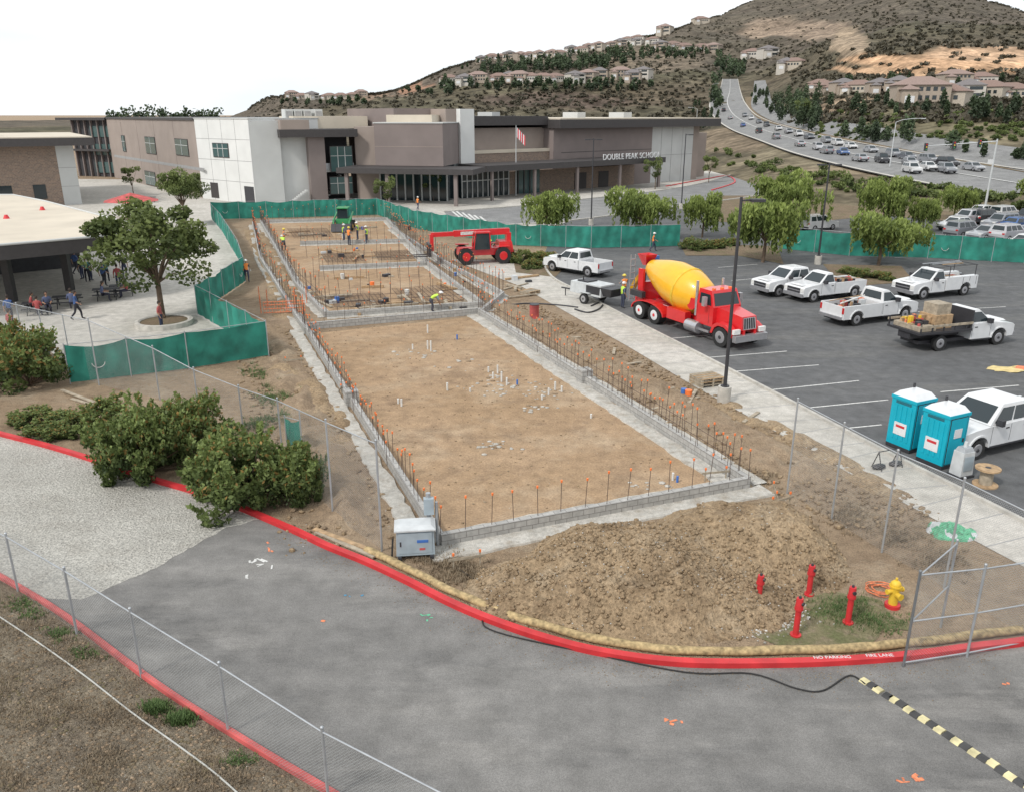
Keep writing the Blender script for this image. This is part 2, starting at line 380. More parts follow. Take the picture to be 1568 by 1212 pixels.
def skyline(x):
    y=-60.0
    while BV.ray_cast(CAM,ray(x,y).normalized())[0] is None and y<300: y+=1
    return y
me=bpy.data.meshes.new('ground'); me.from_pydata([(-6000,-60,0),(6000,-60,0),(6000,9000,0),(-6000,9000,0)],[],[(0,1,2,3)]); me.materials.append(M_dirt); inst('ground',me)
# ------------------------------------------------------------ flat zones
curb_main=[(-150,625),(0,666),(70,684),(140,705),(230,735),(330,765),(445,812),(500,838),(560,862),(620,890),(700,930),(780,962),(870,990),(960,1008),(1060,1018),(1200,1018),(1300,1014),(1400,1006),(1500,993),(1568,985),(1750,955),(2000,915)]
cm=smooth_line([G(*p) for p in curb_main],6)
low=[(-150,800),(0,884),(100,945),(240,1050),(380,1140),(500,1212),(640,1300),(900,1500)]
lm=smooth_line([G(*p) for p in low],6)
asw=cm+[Vector((40,2,0)),Vector((10,2,0))]+lm[::-1]
sheet('driveway',None,.008,M_asph,world=asw)
gl=[G(0,884),G(60,915),G(125,918),G(165,900),G(200,885),G(242,868),G(280,845),G(345,808),G(400,795)]
g2=[G(-150,800)]
for a,b_ in zip(gl[:-1],gl[1:]):
    n=max(2,int((b_-a).length/.2))
    for k in range(n): q=a.lerp(b_,k/n); g2.append(q+Vector((.12*noise.fractal(q*1.7,1,2,3),.12*noise.fractal(q*1.7+Vector((9,0,0)),1,2,3),0)))
g2.append(gl[-1])
sheet('gravel',None,.014,M_gravel,world=[p for p in cm if p.x<G(430,806).x]+g2[::-1])
sheet('dry_grass_bank',None,.012,M_drysoil,world=lm+[Vector((-2,4,0)),Vector((-40,4,0)),G(-150,800)+Vector((-10,0,0))])
side_in=[(690,398),(760,425),(800,440),(870,480),(960,530),(1060,590),(1200,668),(1350,752),(1568,868),(1800,990)]
side_out=[(830,400),(845,425),(885,447),(960,487),(1060,538),(1180,600),(1350,690),(1568,800),(1800,920)]
sheet('parking_lot',side_out+[(2600,700),(2600,420),(1568,330),(1300,300),(1150,285),(1060,290),(850,345)],.006,M_asph2)
sheet('sidewalk',side_in+side_out[::-1],.02,M_conc)
sheet('plaza_pavement',[(-600,560),(60,525),(105,560),(410,535),(300,455),(385,415),(340,345),(330,300),(200,275),(-600,270)],.006,M_conc)
sheet('school_forecourt',[(585,322),(700,352),(860,372),(1050,372),(1180,330),(1200,285),(1120,262),(900,262),(500,272),(330,290),(330,325)],.004,M_conc)
sheet('bus_loop_road',[(680,325),(800,316),(900,305),(1000,294),(1075,281),(1120,268),(1165,268),(1205,282),(1170,298),(1090,310),(1000,322),(880,338),(790,345),(730,345),(690,335)],.012,M_road)
sheet('foundation_pad',[(675,830),(1138,747),(738,484),(470,512)],.010,M_pad)
sheet('soil_pad',[(500,484),(740,468),(655,407),(590,334),(400,340),(455,440)],.010,M_pad)
mb=MB(); sweep(mb,cm,.2,0,.15,M_red); mb.obj('red_curb')
mb=MB(); sweep(mb,lm,.13,0,.12,M_redf); mb.obj('red_curb')
mb=MB(); sweep(mb,smooth_line([G(*p) for p in side_out],4),.15,0,.13,M_curbc); mb.obj('parking_curb')
for ln in ([(680,325),(800,316),(900,305),(1000,294),(1075,281),(1120,268)],[(730,345),(790,345),(880,338),(1000,322),(1090,310),(1170,298),(1205,282)]):
    mb=MB(); sweep(mb,smooth_line([G(*p) for p in ln],4),.3,0,.15,M_curbc); mb.obj('bus_loop_curb')
mb=MB(); sweep(mb,smooth_line([G(*p) for p in [(1020,286),(1075,276),(1112,270),(1125,280),(1090,292)]],5),.25,.02,.16,M_red); mb.obj('red_curb')
mb=MB()
sa=smooth_line([G(*p) for p in side_in],8); sb_=smooth_line([G(*p) for p in side_out],8)
def nearest(L,p): return min(L,key=lambda q:(q-p).length)
for p in sa[::2]:
    q=nearest(sb_,p); t=(q-p).normalized(); n_=Vector((-t.y,t.x,0))*.02
    mb.add([(a.x,a.y,.0245) for a in (p-n_,q-n_,q+n_,p+n_)],[(0,1,2,3)],M_joint)
mb.obj('sidewalk_joints')
mb=MB()
for _ in range(1300):
    q=random.choice(cm[36:110]); o_=abs(random.gauss(0,.45)); p=q+Vector((random.uniform(-.4,.4),-.15-o_,0)); s=random.uniform(.006,.02)
    mb.sph((p.x,p.y,.012),s,random.choice([M_dirt,M_mound]),4,3,(1,.8,.5))
mb.obj('loose_grit')
# straw wattle
wl=smooth_line([G(x,y-15)+Vector((0,.08,.1)) for x,y in curb_main[8:21]],7)
mb=MB(); n=len(wl);ring=9;vs=[];fz=[]
for i,p in enumerate(wl):
    t=(wl[min(i+1,n-1)]-wl[max(i-1,0)]).normalized(); nn=Vector((-t.y,t.x,0)); r=.125+.02*noise.noise(p*2.5); off=nn*.05*noise.noise(p*.9)
    for k in range(ring):
        a=2*math.pi*k/ring; rr=r*(1+.12*noise.noise(p*9+Vector((k,0,0)))); q=p+off+nn*math.cos(a)*rr; vs.append((q.x,q.y,p.z+math.sin(a)*rr*.85))
for i in range(n-1):
    for k in range(ring): fz.append((i*ring+k,i*ring+(k+1)%ring,(i+1)*ring+(k+1)%ring,(i+1)*ring+k))
mb.add(vs,fz,M_straw,True); mb.obj('straw_wattle')
# markings
mb=MB()
def line(mb,a,b,w,z=.012,mat=M_whitem):
    a=G(*a);b=G(*b);t=(b-a).normalized();n=Vector((-t.y,t.x,0))*w/2
    mb.add([(a-n).xy.to_3d()+Vector((0,0,z)),(b-n).xy.to_3d()+Vector((0,0,z)),(b+n).xy.to_3d()+Vector((0,0,z)),(a+n).xy.to_3d()+Vector((0,0,z))],[(0,1,2,3)],mat)
for a,b_ in [((1080,548),(1205,538)),((1110,570),(1254,559)),((1180,597),(1315,583)),((1240,624),(1360,612)),((1010,520),(1090,513)),((1300,655),(1350,650)),((1440,600),(1560,590)),((1400,478),(1540,470)),((1240,458),(1300,452)),((1120,430),(1180,425)),((1100,410),(1160,405)),((1370,395),(1440,390))]: line(mb,a,b_,.09)
for i in range(6): line(mb,(690+i*9,322+i*2),(705+i*9,334+i*2),.3,.02)
mb.obj('parking_stall_markings')
# cable ramp
a=G(1320,1040);b_=G(1600,1222); mb=MB(); t=(b_-a); n=22
M_rampy=simple('ramp_yellow',(.58,.52,.30),.8,vary=.35)
M_rampd=simple('ramp_black',(.05,.05,.05),.8,vary=.3)
for i in range(n):
    p=a+t*i/n; q=a+t*(i+.97)/n; mb.M=Matrix.Translation(p+Vector((random.gauss(0,.015),random.gauss(0,.015),0)))@Matrix.Rotation(math.atan2(t.y,t.x)+random.gauss(0,.02),4,'Z'); L=(q-p).length
    mb.box(0,L,-.12,.12,.009,.055,M_rampy if i%2==0 else M_rampd,ty=.05)
mb.M=None; mb.obj('cable_ramp')
def wire(name,px,r,mat,z=.03):
    mb=MB(); pts=smooth_line([G(x,y)+Vector((0,0,z)) for x,y in px],6); mb.tube(pts,r,mat,5); return mb.obj(name)
wire('power_cable',[(700,870),(745,905),(738,945),(760,968),(900,1000),(1050,1030),(1150,1032),(1220,1055),(1260,1058),(1300,1035),(1325,1048)],.02,M_black)
wire('irrigation_pipe',[(0,945),(60,985),(130,1035),(200,1090),(270,1140),(330,1185),(380,1230)],.02,simple('pvc_pipe_white',(.42,.42,.39),.6))
M_opaint=simple('orange_spray_paint',(.66,.21,.10),.8,vary=.4,vs=9);M_bpaint=simple('blue_spray_paint',(.06,.25,.42),.8);M_gpaint=simple('green_spray_paint',(.12,.42,.25),.8)
mb=MB(); ZC=[0]
def splat(x,y,w,hh,mat,n=6):
    for _ in range(n):
        ZC[0]+=1
        a=(x+random.uniform(-w,w),y+random.uniform(-hh,hh)); line(mb,a,(a[0]+random.uniform(-w,w)*.8,a[1]+random.uniform(-hh,hh)*.8),random.uniform(.03,.09),.0125+(ZC[0]%12)*.0006,mat)
splat(1390,1192,20,7,M_opaint,9);splat(1032,1105,16,5,M_opaint);splat(415,835,4,10,M_opaint,4);splat(400,862,18,8,M_whitem,9);splat(383,880,7,6,M_whitem,4)
splat(540,911,14,2,M_bpaint,3);splat(656,945,10,4,M_gpaint,5);splat(500,950,10,4,M_opaint,2);splat(1540,1048,10,4,M_opaint,2)
mb.obj('spray_paint_marks')
# ------------------------------------------------------------ foundation
TH=math.radians(21.5); O=G(675,835); Bv=Vector((math.cos(TH),math.sin(TH),0)); Av=Vector((-math.sin(TH),math.cos(TH),0))
def LC(u,v,z=0): p=O+Bv*u+Av*v; return Vector((p.x,p.y,z))
W1,V1=11.3,28.7
room1=[LC(0,0),LC(W1,0),LC(W1,V1),LC(0,V1),LC(0,0)]
mb=MB()
for i,(a,b_) in enumerate(zip(room1[:-1],room1[1:])): sweep(mb,[a,b_],.22,0,.42+i*.003,M_cmu)
for u,v in ((0,14),(W1,13)):
    mb.M=Matrix.Translation(LC(u,v))@Matrix.Rotation(TH,4,'Z'); mb.box(-.3,.3,-.3,.3,0,.7,M_cmu); mb.M=None
far=[[(400,342),(455,440),(500,486)],[(500,486),(740,470)],[(490,414),(652,407)],[(592,338),(655,407),(738,470)],[(400,342),(592,338)],[(600,352),(680,405),(770,455),(735,484)],[(470,512),(455,490),(400,400),(388,345)],[(460,376),(632,372)]]
zi=0
for pl in far:
    pts=[G(*p) for p in pl]
    for a,b_ in zip(pts[:-1],pts[1:]): zi+=1; sweep(mb,[a,b_],.25,0,.37+zi*.003,M_cmu)
mb.obj('block_foundation_wall')
mb=MB()
def slab(a,b,w,z):
    n=max(2,int((b-a).length/.4)); t=(b-a).normalized(); nn=Vector((-t.y,t.x,0)); vs=[];fz=[]
    for k in range(n+1):
        q=a.lerp(b,k/n); o1=w/2+.12*noise.fractal(q*1.4,1,2,3); o2=w/2+.12*noise.fractal(q*1.4+Vector((7,3,0)),1,2,3)
        for o_ in (-o1,o2): p=q+nn*o_; vs.append((p.x,p.y,z))
        for o_ in (-o1-.03,o2+.03): p=q+nn*o_; vs.append((p.x,p.y,0))
    for k in range(n):
        o=4*k; fz+=[(o,o+4,o+5,o+1),(o+2,o+6,o+4,o),(o+1,o+5,o+7,o+3)]
    mb.add(vs,fz,M_conc2)
slab(LC(-.5,-.45),LC(W1+.5,-.45),.8,.058); slab(LC(-.55,0),LC(-.55,V1),.6,.064)
slab(LC(W1-.5,.2),LC(W1-.5,V1),.7,.067); slab(LC(.4,.5),LC(W1-1,.5),.6,.061); slab(LC(W1+.6,.0),LC(W1+.6,V1),.5,.070)
zi=0
for pl in far:
    pts=[G(*p) for p in pl]
    for a,b_ in zip(pts[:-1],pts[1:]): zi+=1; slab(a,b_,1.0,.022+zi*.0025)
mb.obj('concrete_footing')
mb=MB()
def rebar(p,h,r=.011,cap=True):
    lean=Vector((random.gauss(0,.016),random.gauss(0,.016),0))*h*2
    q=Vector((p.x,p.y,h))+lean; mb.cyl((p.x,p.y,.05),q,r,r,M_rebar,5,False)
    if cap: mb.cyl(q-Vector((0,0,.02)),q+Vector((0,0,.06)),.03,.038,M_orange,6)
def rebline(a,b,sp,h,jit=.1,dbl=False,r=.011):
    L=(b-a).length; n=int(L/sp)
    for i in range(n+1):
        p=a+(b-a)*(i/max(n,1)); rebar(p+Vector((random.gauss(0,.03),random.gauss(0,.03),0)),h+random.uniform(-jit,jit),r)
        if dbl and random.random()<.6: rebar(p+Vector((random.uniform(-.15,.15),random.uniform(-.15,.15),0)),h*.75)
rebline(LC(0,0),LC(W1,0),.8,1.45); rebline(LC(0,.6),LC(0,V1),.58,1.3,.3,True); rebline(LC(W1,.6),LC(W1,V1),.5,1.7,.3,True); rebline(LC(0,V1),LC(W1,V1),1.2,1.3)
for pl in far:
    pts=[G(*p) for p in pl]
    for a,b_ in zip(pts[:-1],pts[1:]): rebline(a,b_,.7,1.8,.35,False,.015)
rebline(G(488,455),G(720,445),.7,1.6,.4,False,.015); rebline(G(480,430),G(690,425),.8,1.6,.4,False,.015); rebline(G(470,395),G(645,390),1.0,1.6,.3,False,.016)
for z in (.75,1.1):
    mb.cyl(LC(0,V1*.45,z),LC(0,V1,z),.01,.01,M_rebar,4); mb.cyl(LC(W1,1,z),LC(W1,V1,z),.01,.01,M_rebar,4)
    for pl in far[:4]:
        pts=[G(*p)+Vector((0,0,z+.2)) for p in pl]
        for a,b_ in zip(pts[:-1],pts[1:]): mb.cyl(a,b_,.014,.014,M_rebar,4)
mb.obj('rebar_dowels')
mb=MB()
for (c1,c2,c3,c4_) in [((512,474),(600,470),(585,452),(505,455)),((620,470),(715,464),(680,440),(600,446)),((500,405),(560,403),(548,390),(492,392)),((580,402),(640,399),(622,386),(572,388)),((450,366),(510,365),(500,352),(440,353))]:
    A,B_,Cc,D_=[G(*c)+Vector((0,0,.18)) for c in (c1,c2,c3,c4_)]
    for k in range(13): f=k/12; mb.cyl(A.lerp(B_,f),D_.lerp(Cc,f),.014,.014,M_rebar,4,False); mb.cyl(A.lerp(D_,f),B_.lerp(Cc,f),.014,.014,M_rebar,4,False)
mb.obj('rebar_mat')
M_pvc=simple('pvc_pipe',(.62,.62,.60),.5)
mb=MB()
for x,y,h in [(768,585,.55),(755,580,.35),(776,590,.4),(792,590,.3),(840,605,.35),(860,600,.3),(685,598,.4),(615,622,.35),(632,535,.3),(660,538,.6),(655,535,.5),(1030,735,.3),(1037,738,.25),(748,570,.3),(762,572,.45),(850,598,.45),(830,612,.25),(700,520,.3),(610,618,.25),(720,600,.2),(655,510,.5),(905,640,.2)]:
    p=G(x,y); mb.cyl((p.x,p.y,0),(p.x,p.y,h),.045,.045,M_pvc if random.random()<.85 else M_blue,8)
mb.obj('plumbing_stub_pipes')
mb=MB()
for cx,cy,n,sp in [(760,682,24,14),(765,588,50,28),(835,600,28,22),(825,625,18,14),(1000,745,12,20),(700,560,10,30),(560,470,20,40),(660,470,14,30),(640,540,14,16)]:
    for _ in range(n):
        p=G(cx+random.gauss(0,sp),cy+random.gauss(0,sp*.3)); s=random.uniform(.03,.15)
        mb.sph((p.x,p.y,.02),s,M_conc2 if random.random()<.75 else M_dirt,5,4,(1,random.uniform(.5,1),.35))
mb.obj('concrete_debris')
mb=MB()
for x,y in [(500,470),(515,462),(545,475),(575,470),(590,462),(610,468),(620,455),(640,460),(690,462),(700,470),(480,452),(470,446),(498,392),(520,395),(505,385),(540,384),(640,392),(430,440),(780,440),(795,432),(690,440),(620,352),(610,345),(480,360),(1050,610),(530,430),(570,440),(600,425),(560,395),(455,360),(520,360),(560,350),(700,420),(720,430),(640,380)]:
    for _ in range(3):
        p=G(x+random.gauss(0,7),y+random.gauss(0,3)); s=random.uniform(.12,.34); mb.M=Matrix.Translation((p.x,p.y,random.random()*.03))@Matrix.Rotation(TH+random.choice([0,1.57])+random.gauss(0,.2),4,'Z')
        r=random.random()
        if r<.25: mb.cyl((0,0,0),(0,0,s*1.4),s*.5,s*.58,random.choice([M_whitem,M_orange,M_dark,M_blue]),10)
        elif r<.6: mb.box(-s*5,s*5,-.1,.1,.02,.08+random.random()*.15,random.choice([M_wood,M_wood2,M_wood]))
        else: mb.box(-s,s,-s*.6,s*.6,0,s*random.uniform(.4,1.2),random.choice([M_wood,M_wood2,M_lgrey,M_dark,M_wood2]),.02,.02)
mb.M=None; mb.obj('construction_materials')
# ------------------------------------------------------------ dirt mound
mb=MB(); vs=[];fsx=[]; nx,ny=220,120; x0,x1,y0,y1=-1.6,11.2,17.0,26.2
def mh(x,y):
    n=noise.fractal(Vector((x*.55,y*.55,1)),1,2,4)
    xx=x+n*.3; yy=y+n*.3
    z=1.6*math.exp(-((xx-3.2)/2.0)**4-((yy-(20.9))/1.6)**2)+1.55*math.exp(-((xx-7.3)/2.1)**4-((yy-22.4)/1.55)**2)+.95*math.exp(-((xx-.9)/1.4)**2-((yy-19.9)/1.1)**2)+.75*math.exp(-((xx-4.4)/2.2)**2-((yy-19.2)/1.1)**2)
    z=1.9*(1-math.exp(-z/1.15))
    rid=1-abs(noise.fractal(Vector((x*.7,y*.7,7)),1,2,3))
    z+=(.16*(rid-.75)+.07*noise.fractal(Vector((x*2,y*2,4)),1,2,4))*min(1,z*1.5)+.03*noise.noise(Vector((x*6,y*6,0)))*min(1,z*4)+.018*noise.noise(Vector((x*14,y*14,0)))*min(1,z*4)
    return z-.12
for j in range(ny):
    for i in range(nx):
        x=x0+(x1-x0)*i/(nx-1);y=y0+(y1-y0)*j/(ny-1); vs.append((x,y,mh(x,y)))
for j in range(ny-1):
    for i in range(nx-1):
        o=j*nx+i; fsx.append((o,o+1,o+nx+1,o+nx))
mb.add(vs,fsx,M_mound,True)
for _ in range(5200):
    x=random.uniform(-1,10.5);y=random.gauss(19.8,1.5)
    if y<17.6: continue
    z=mh(x,y)
    if z<.0: continue
    s=random.choice([.015,.02,.025,.03,.045,.06,.08]); mb.sph((x,y,z+s*.2),s,random.choice([M_mound,M_dirt,M_dirt,M_mound,M_conc2]) if s<.04 else M_mound,5,3,(1,.8,.7))
mb.obj('dirt_mound')
mb=MB()
for _ in range(7000):
    r=random.random()
    if r<.5: p=LC(random.uniform(W1+.7,W1+4.8),random.uniform(-4,30))
    elif r<.7: p=LC(random.uniform(-4.5,-.8),random.uniform(1,30))
    elif r<.82: p=LC(random.uniform(2,14),random.uniform(-3.2,-1))
    else: p=LC(random.uniform(.5,W1-.5),random.uniform(.5,28))
    s=random.choice([.015,.02,.03,.04,.05,.09,.12])*(1 if r<.7 else .45)
    mb.sph((p.x,p.y,s*.3),s,random.choice([M_dirt,M_mound,M_mound,M_conc2 if s<.04 else M_dirt]),5,3,(1,random.uniform(.6,1),.6))
mb.obj('soil_clods')
def berm(name,line3,w,h,mat,seed=0):
    mb=MB(); pts=smooth_line(line3,20); n=len(pts);m=21;vs=[];fz=[]
    for i,p in enumerate(pts):
        t=(pts[min(i+1,n-1)]-pts[max(i-1,0)]).normalized(); nn=Vector((-t.y,t.x,0))
        for k in range(m):
            u=(k/(m-1)-.5)*2; q=p+nn*u*w/2
            hh=h*(1-u*u)*(.55+1.2*noise.fractal(Vector((q.x*.8,q.y*.8,seed)),1,2,4))*min(1,i/6,(n-1-i)/6)
            vs.append((q.x,q.y,max(hh,0)-.03+.09*noise.noise(Vector((q.x*3,q.y*3,seed)))*(1-u*u)))
    for i in range(n-1):
        for k in range(m-1): o=i*m+k; fz.append((o,o+1,o+m+1,o+m))
    mb.add(vs,fz,mat,True); return mb.obj(name)
berm('soil_berm',[LC(W1+2.6,-1),LC(W1+2.4,6),LC(W1+2.4,12),LC(W1+2.2,20),LC(W1+2,32)],3.0,.40,M_dirt,3)
berm('soil_berm',[LC(-2.2,1.5),LC(-2.4,10),LC(-2.2,20),LC(-2.5,34)],2.4,.38,M_dirt,5)
berm('soil_berm',[G(385,350),G(425,420),G(445,490)],2.4,.35,M_mound,8)
berm('soil_berm',[LC(W1+4.4,-3),LC(W1+4.6,3),LC(W1+4.4,9)],1.6,.28,M_mound,18)
berm('soil_berm',[G(420,560),G(480,600),G(530,680)],1.6,.3,M_mound,28)
# ------------------------------------------------------------ fences
def fence(name,bases,tops,mid=None,toprail=True,bot=False,mesh=True,r=.032,hclear=.05):
    mb=MB(); P=[]
    for (x,y),yt in zip(bases,tops):
        p=G(x,y); P.append((p,hgt(p,yt)))
    d=0
    for i,(p,h) in enumerate(P):
        mb.cyl((p.x,p.y,0),(p.x,p.y,h+.05),r,r,M_grey,8); mb.sph((p.x,p.y,h+.07),r*1.3,M_grey,8,4)
        if i<len(P)-1:
            q,h2=P[i+1]; L=(q-p).length
            n=max(1,round(L/3.2)) if L>4.5 else 1
            for k in range(n):
                a=p.lerp(q,k/n);b_=p.lerp(q,(k+1)/n);ha=h+(h2-h)*k/n;hb=h+(h2-h)*(k+1)/n
                if k: mb.cyl((a.x,a.y,0),(a.x,a.y,ha),r*.8,r*.8,M_grey,6)
                if toprail: mb.cyl((a.x,a.y,ha-.03),(b_.x,b_.y,hb-.03),.02,.02,M_grey,6)
                if mid: mb.cyl((a.x,a.y,ha*mid),(b_.x,b_.y,hb*mid),.02,.02,M_grey,6)
                if bot: mb.cyl((a.x,a.y,.12),(b_.x,b_.y,.12),.02,.02,M_grey,6)
                l=(b_-a).length
                if mesh: mb.add([(a.x,a.y,hclear),(b_.x,b_.y,hclear),(b_.x,b_.y,hb-.03),(a.x,a.y,ha-.03)],[(0,1,2,3)],M_chain,uvs=[[(d,0),(d+l,0),(d+l,hb),(d,ha)]])
                d+=l
    return mb.obj(name)
fence('chain_link_fence',[(-80,850),(28,905),(118,970),(217,1037),(350,1122),(503,1225),(700,1360)],[766,820,872,935,1018,1118,1222])
fence('chain_link_fence',[(-60,520),(40,545),(152,590),(245,612),(305,632),(372,655),(432,690),(510,790),(585,843)],[440,466,490,532,565,592,612,645,677])
fence('chain_link_fence',[(1205,755),(1273,795),(1350,845),(1445,900),(1570,975)],[613,650,692,735,800])
fence('chain_link_fence',[(1383,1020),(1480,1005),(1600,982)],[878,868,850],mid=.5,bot=True)
fence('chain_link_fence',[(1383,1020),(1440,960)],[878,830],mid=.5)
def gfence(name,bases,h=2.0,fl=.3):
    mb=MB(); pts=[G(*p) for p in bases]; segs=[]
    for a,b_ in zip(pts[:-1],pts[1:]):
        n=max(1,round((b_-a).length/3)); 
        for k in range(n): segs.append((a.lerp(b_,k/n),a.lerp(b_,(k+1)/n)))
    for a,b_ in segs:
        mb.cyl((a.x,a.y,0),(a.x,a.y,h+.05),.03,.03,M_grey,6)
        t=(b_-a); nn=Vector((-t.y,t.x,0)).normalized(); N=12; vs=[]
        ph=random.random()*6; sag=random.uniform(.03,.22)
        for k in range(N+1):
            q=a+t*k/N; w=.12*math.sin(k*1.4+ph)*(0 if k in(0,N) else 1)
            for z in (.08,h*.35,h*.7,h-.03-sag*math.sin(math.pi*k/N)): 
                ww=w*(1 if .2<z<h*.8 else .4)*math.cos(z*2+ph); vs.append((q.x+nn.x*ww,q.y+nn.y*ww,z))
        fz=[]
        for k in range(N):
            for m in range(3): o=k*4+m; fz.append((o,o+4,o+5,o+1))
        mb.add(vs,fz,M_green,True)
        mb.cyl((a.x,a.y,h-.02),(b_.x,b_.y,h-.02),.018,.018,M_grey,5)
        if random.random()<fl:
            c=a+t*.5-nn*.14; td=t.normalized(); R0=.3
            arc=[(c.x+td.x*R0*math.cos(u),c.y+td.y*R0*math.cos(u),h*.5+R0*math.sin(u)) for u in np.linspace(math.pi*1.05,1.95*math.pi,9)]
            mb.tube(arc,.022,M_whitem,4)
    return mb.obj(name)
gfence('green_screen_fence',[(108,588),(290,566),(412,546),(303,482),(376,432),(366,400),(340,355),(325,337)],2.0,.3)
gfence('green_screen_fence',[(325,337),(450,334),(578,330),(640,352),(790,377),(905,381),(1040,378)],2.2,.12)
gfence('green_screen_fence',[(1195,382),(1300,393),(1420,396),(1568,404),(1800,418)],2.2,.1)
gfence('green_screen_fence',[(440,684),(462,690)],1.3,0)
# ------------------------------------------------------------ school buildings
class Fr:
    def __init__(s,a,b):
        s.a=G(*a); s.b=G(*b)
        d=(s.b-s.a); s.W=d.length; d.normalize(); s.M=Matrix(((d.x,-d.y,0,s.a.x),(d.y,d.x,0,s.a.y),(0,0,1,0),(0,0,0,1))); s.I=s.M.inverted()
    def hit(s,x,y):
        o=s.I@CAM; d=s.I.to_3x3()@ray(x,y); t=-o.y/d.y; p=o+d*t; return p.x,p.z
def rpx(mb,F,x0,y0,x1,y1,mat,out=.05,inn=.05):
    a=F.hit(x0,y0);b=F.hit(x1,y1); c=F.hit(x0,y1)
    z1=(a[1]+F.hit(x1,y0)[1])/2; z0=max(.0,(b[1]+c[1])/2)
    mb.box(a[0],b[0],-out,inn,z0,z1,mat)
def window(mb,F,x0,y0,x1,y1,nm=2):
    a=F.hit(x0,y0);b=F.hit(x1,y1);z0=b[1];z1=a[1]
    mb.box(a[0]-.1,b[0]+.1,-.10,.05,z0-.1,z1+.1,M_wdark)
    mb.box(a[0],b[0],-.12,.0,z0,z1,M_glassg)
    for k in range(1,nm): 
        xx=a[0]+(b[0]-a[0])*k/nm; mb.box(xx-.05,xx+.05,-.16,0,z0,z1,M_wgrey)
    mb.box(a[0],b[0],-.155,0,z0+(z1-z0)*.62,z0+(z1-z0)*.62+.08,M_wgrey)
def joints(mb,F,x0,x1,zs,n,top):
    for z in zs: mb.box(x0,x1,-.012,.05,z-.03,z+.03,M_joint)
    for k in range(1,n):
        xx=x0+(x1-x0)*k/n; mb.box(xx-.03,xx+.03,-.014,.05,0,top,M_joint)
mb=MB(); F=Fr((-120,325),(126,313)); mb.M=F.M; zt=hgt(F.a,212)
x92=F.hit(90,260)[0]
mb.box(-25,x92,0,30,0,zt-1.2,M_wbrick); mb.box(x92,F.W,-.05,30,0,zt-1.2,M_wgrey)
mb.box(-27,F.W+2.6,-2.6,32,zt-1.2,zt-.15,M_wdark); mb.box(-26.8,F.W+2.4,-2.4,31.8,zt-.15,zt,M_roof)
for x in (-10,2,8): mb.box(x,x+2.2,6,8,zt,zt+1.2,M_wgrey)
for x in (0,9): mb.cyl((x,12,zt),(x,12,zt+3.2),.06,.04,M_grey,6); mb.box(x-.5,x+.5,11.95,12.05,zt+2.4,zt+2.5,M_grey)
for xx in np.arange(-20,x92-2,4.2): mb.box(xx,xx+1.6,-.06,.05,1,3,M_glass)
for z in (2.6,5.2): mb.box(x92,F.W,-.065,0,z,z+.06,M_joint)
mb.obj('school_building')
mb=MB(); F=Fr((176,272),(311,304)); mb.M=F.M; zt=11.6
mb.box(0,F.W,0,25,0,zt,M_wtan); mb.box(-.2,F.W+.0,-.2,25.2,zt,zt+.35,M_wdark)
for r in ((186,208,194,232),(222,210,240,236),(268,213,290,239)): window(mb,F,*r)
for r in ((222,262,240,285),(268,268,290,296)): window(mb,F,*r)
rpx(mb,F,176,246,311,250,M_joint,.02)
for k in (1,2,3,4): mb.box(F.W*k/5-.03,F.W*k/5+.03,-.025,0.02,0,zt,M_wmauve)
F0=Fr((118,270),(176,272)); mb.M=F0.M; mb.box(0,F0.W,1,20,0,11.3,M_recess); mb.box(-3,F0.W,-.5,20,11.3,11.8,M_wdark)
for k in range(6): mb.box(F0.W*k/6,F0.W*k/6+.25,.5,1,0,11.3,M_wmauve)
for k in range(3): mb.box(F0.W*.45,F0.W*.95,.8,1.02,.8+k*3.6,3+k*3.6,M_glassg)
mb.box(0,F0.W,-.6,1,5.2,5.6,M_wdark)
F=Fr((311,304),(392,313)); mb.M=F.M; zt=hgt(F.a,182)
mb.box(0.01,F.W,0,14,0,zt,M_wwhite); mb.box(-.1,F.W+.1,-.1,14.1,zt,zt+.12,M_wgrey)
joints(mb,F,0,F.W,[3.0,6.0,9.0],4,zt)
window(mb,F,326,220,351,241,3); rpx(mb,F,322,280,336,303,M_wdark,.05)
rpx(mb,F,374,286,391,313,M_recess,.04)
F=Fr((392,313),(546,306)); mb.M=F.M; W=F.W; zt=hgt(F.a,185)
xa=F.hit(432,250)[0];xb=F.hit(472,250)[0];xc=F.hit(497,250)[0]
mb.box(.01,xa,.05,14,0,zt,M_wgrey)
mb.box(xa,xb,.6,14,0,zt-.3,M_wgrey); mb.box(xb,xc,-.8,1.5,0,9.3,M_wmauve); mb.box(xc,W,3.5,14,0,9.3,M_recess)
mb.box(xa-.3,W+.3,-1.6,14.05,9.3,10.4,M_wdark); mb.box(xa-.1,W*.55,-1.5,13.9,10.4,11.7,M_wtan); mb.box(W*.5,W+4,5,15,10.41,12.2,M_roof)
mb.box(xc,W,.5,3.4,4.2,4.5,M_wgrey); mb.box(xc,W,.4,.45,4.5,5.5,M_grey)
for k in range(10): mb.box(xc+.2+k*.28,xc+.5+k*.28,1,3,.3+k*.4,.5+k*.4,M_wgrey)
for k in range(8): mb.box(xa+.6+k*.32,xa+.9+k*.32,-1.6,-.2,.1+k*.22,.3+k*.22,M_wgrey)
window(mb,F,505,225,540,262,3); window(mb,F,505,272,540,296,3)
for x in (455,470,485,503):
    xx=F.hit(x,175)[0]; mb.box(xx,xx+1.2,8,10.5,11.5,zt+1.6,M_wgrey); mb.box(xx+.15,xx+1.05,7.95,8,zt+.4,zt+1.3,M_joint)
F=Fr((546,306),(684,309)); mb.M=F.M; W=F.W; xm=F.hit(578,220)[0]; zt=hgt(F.a,189)
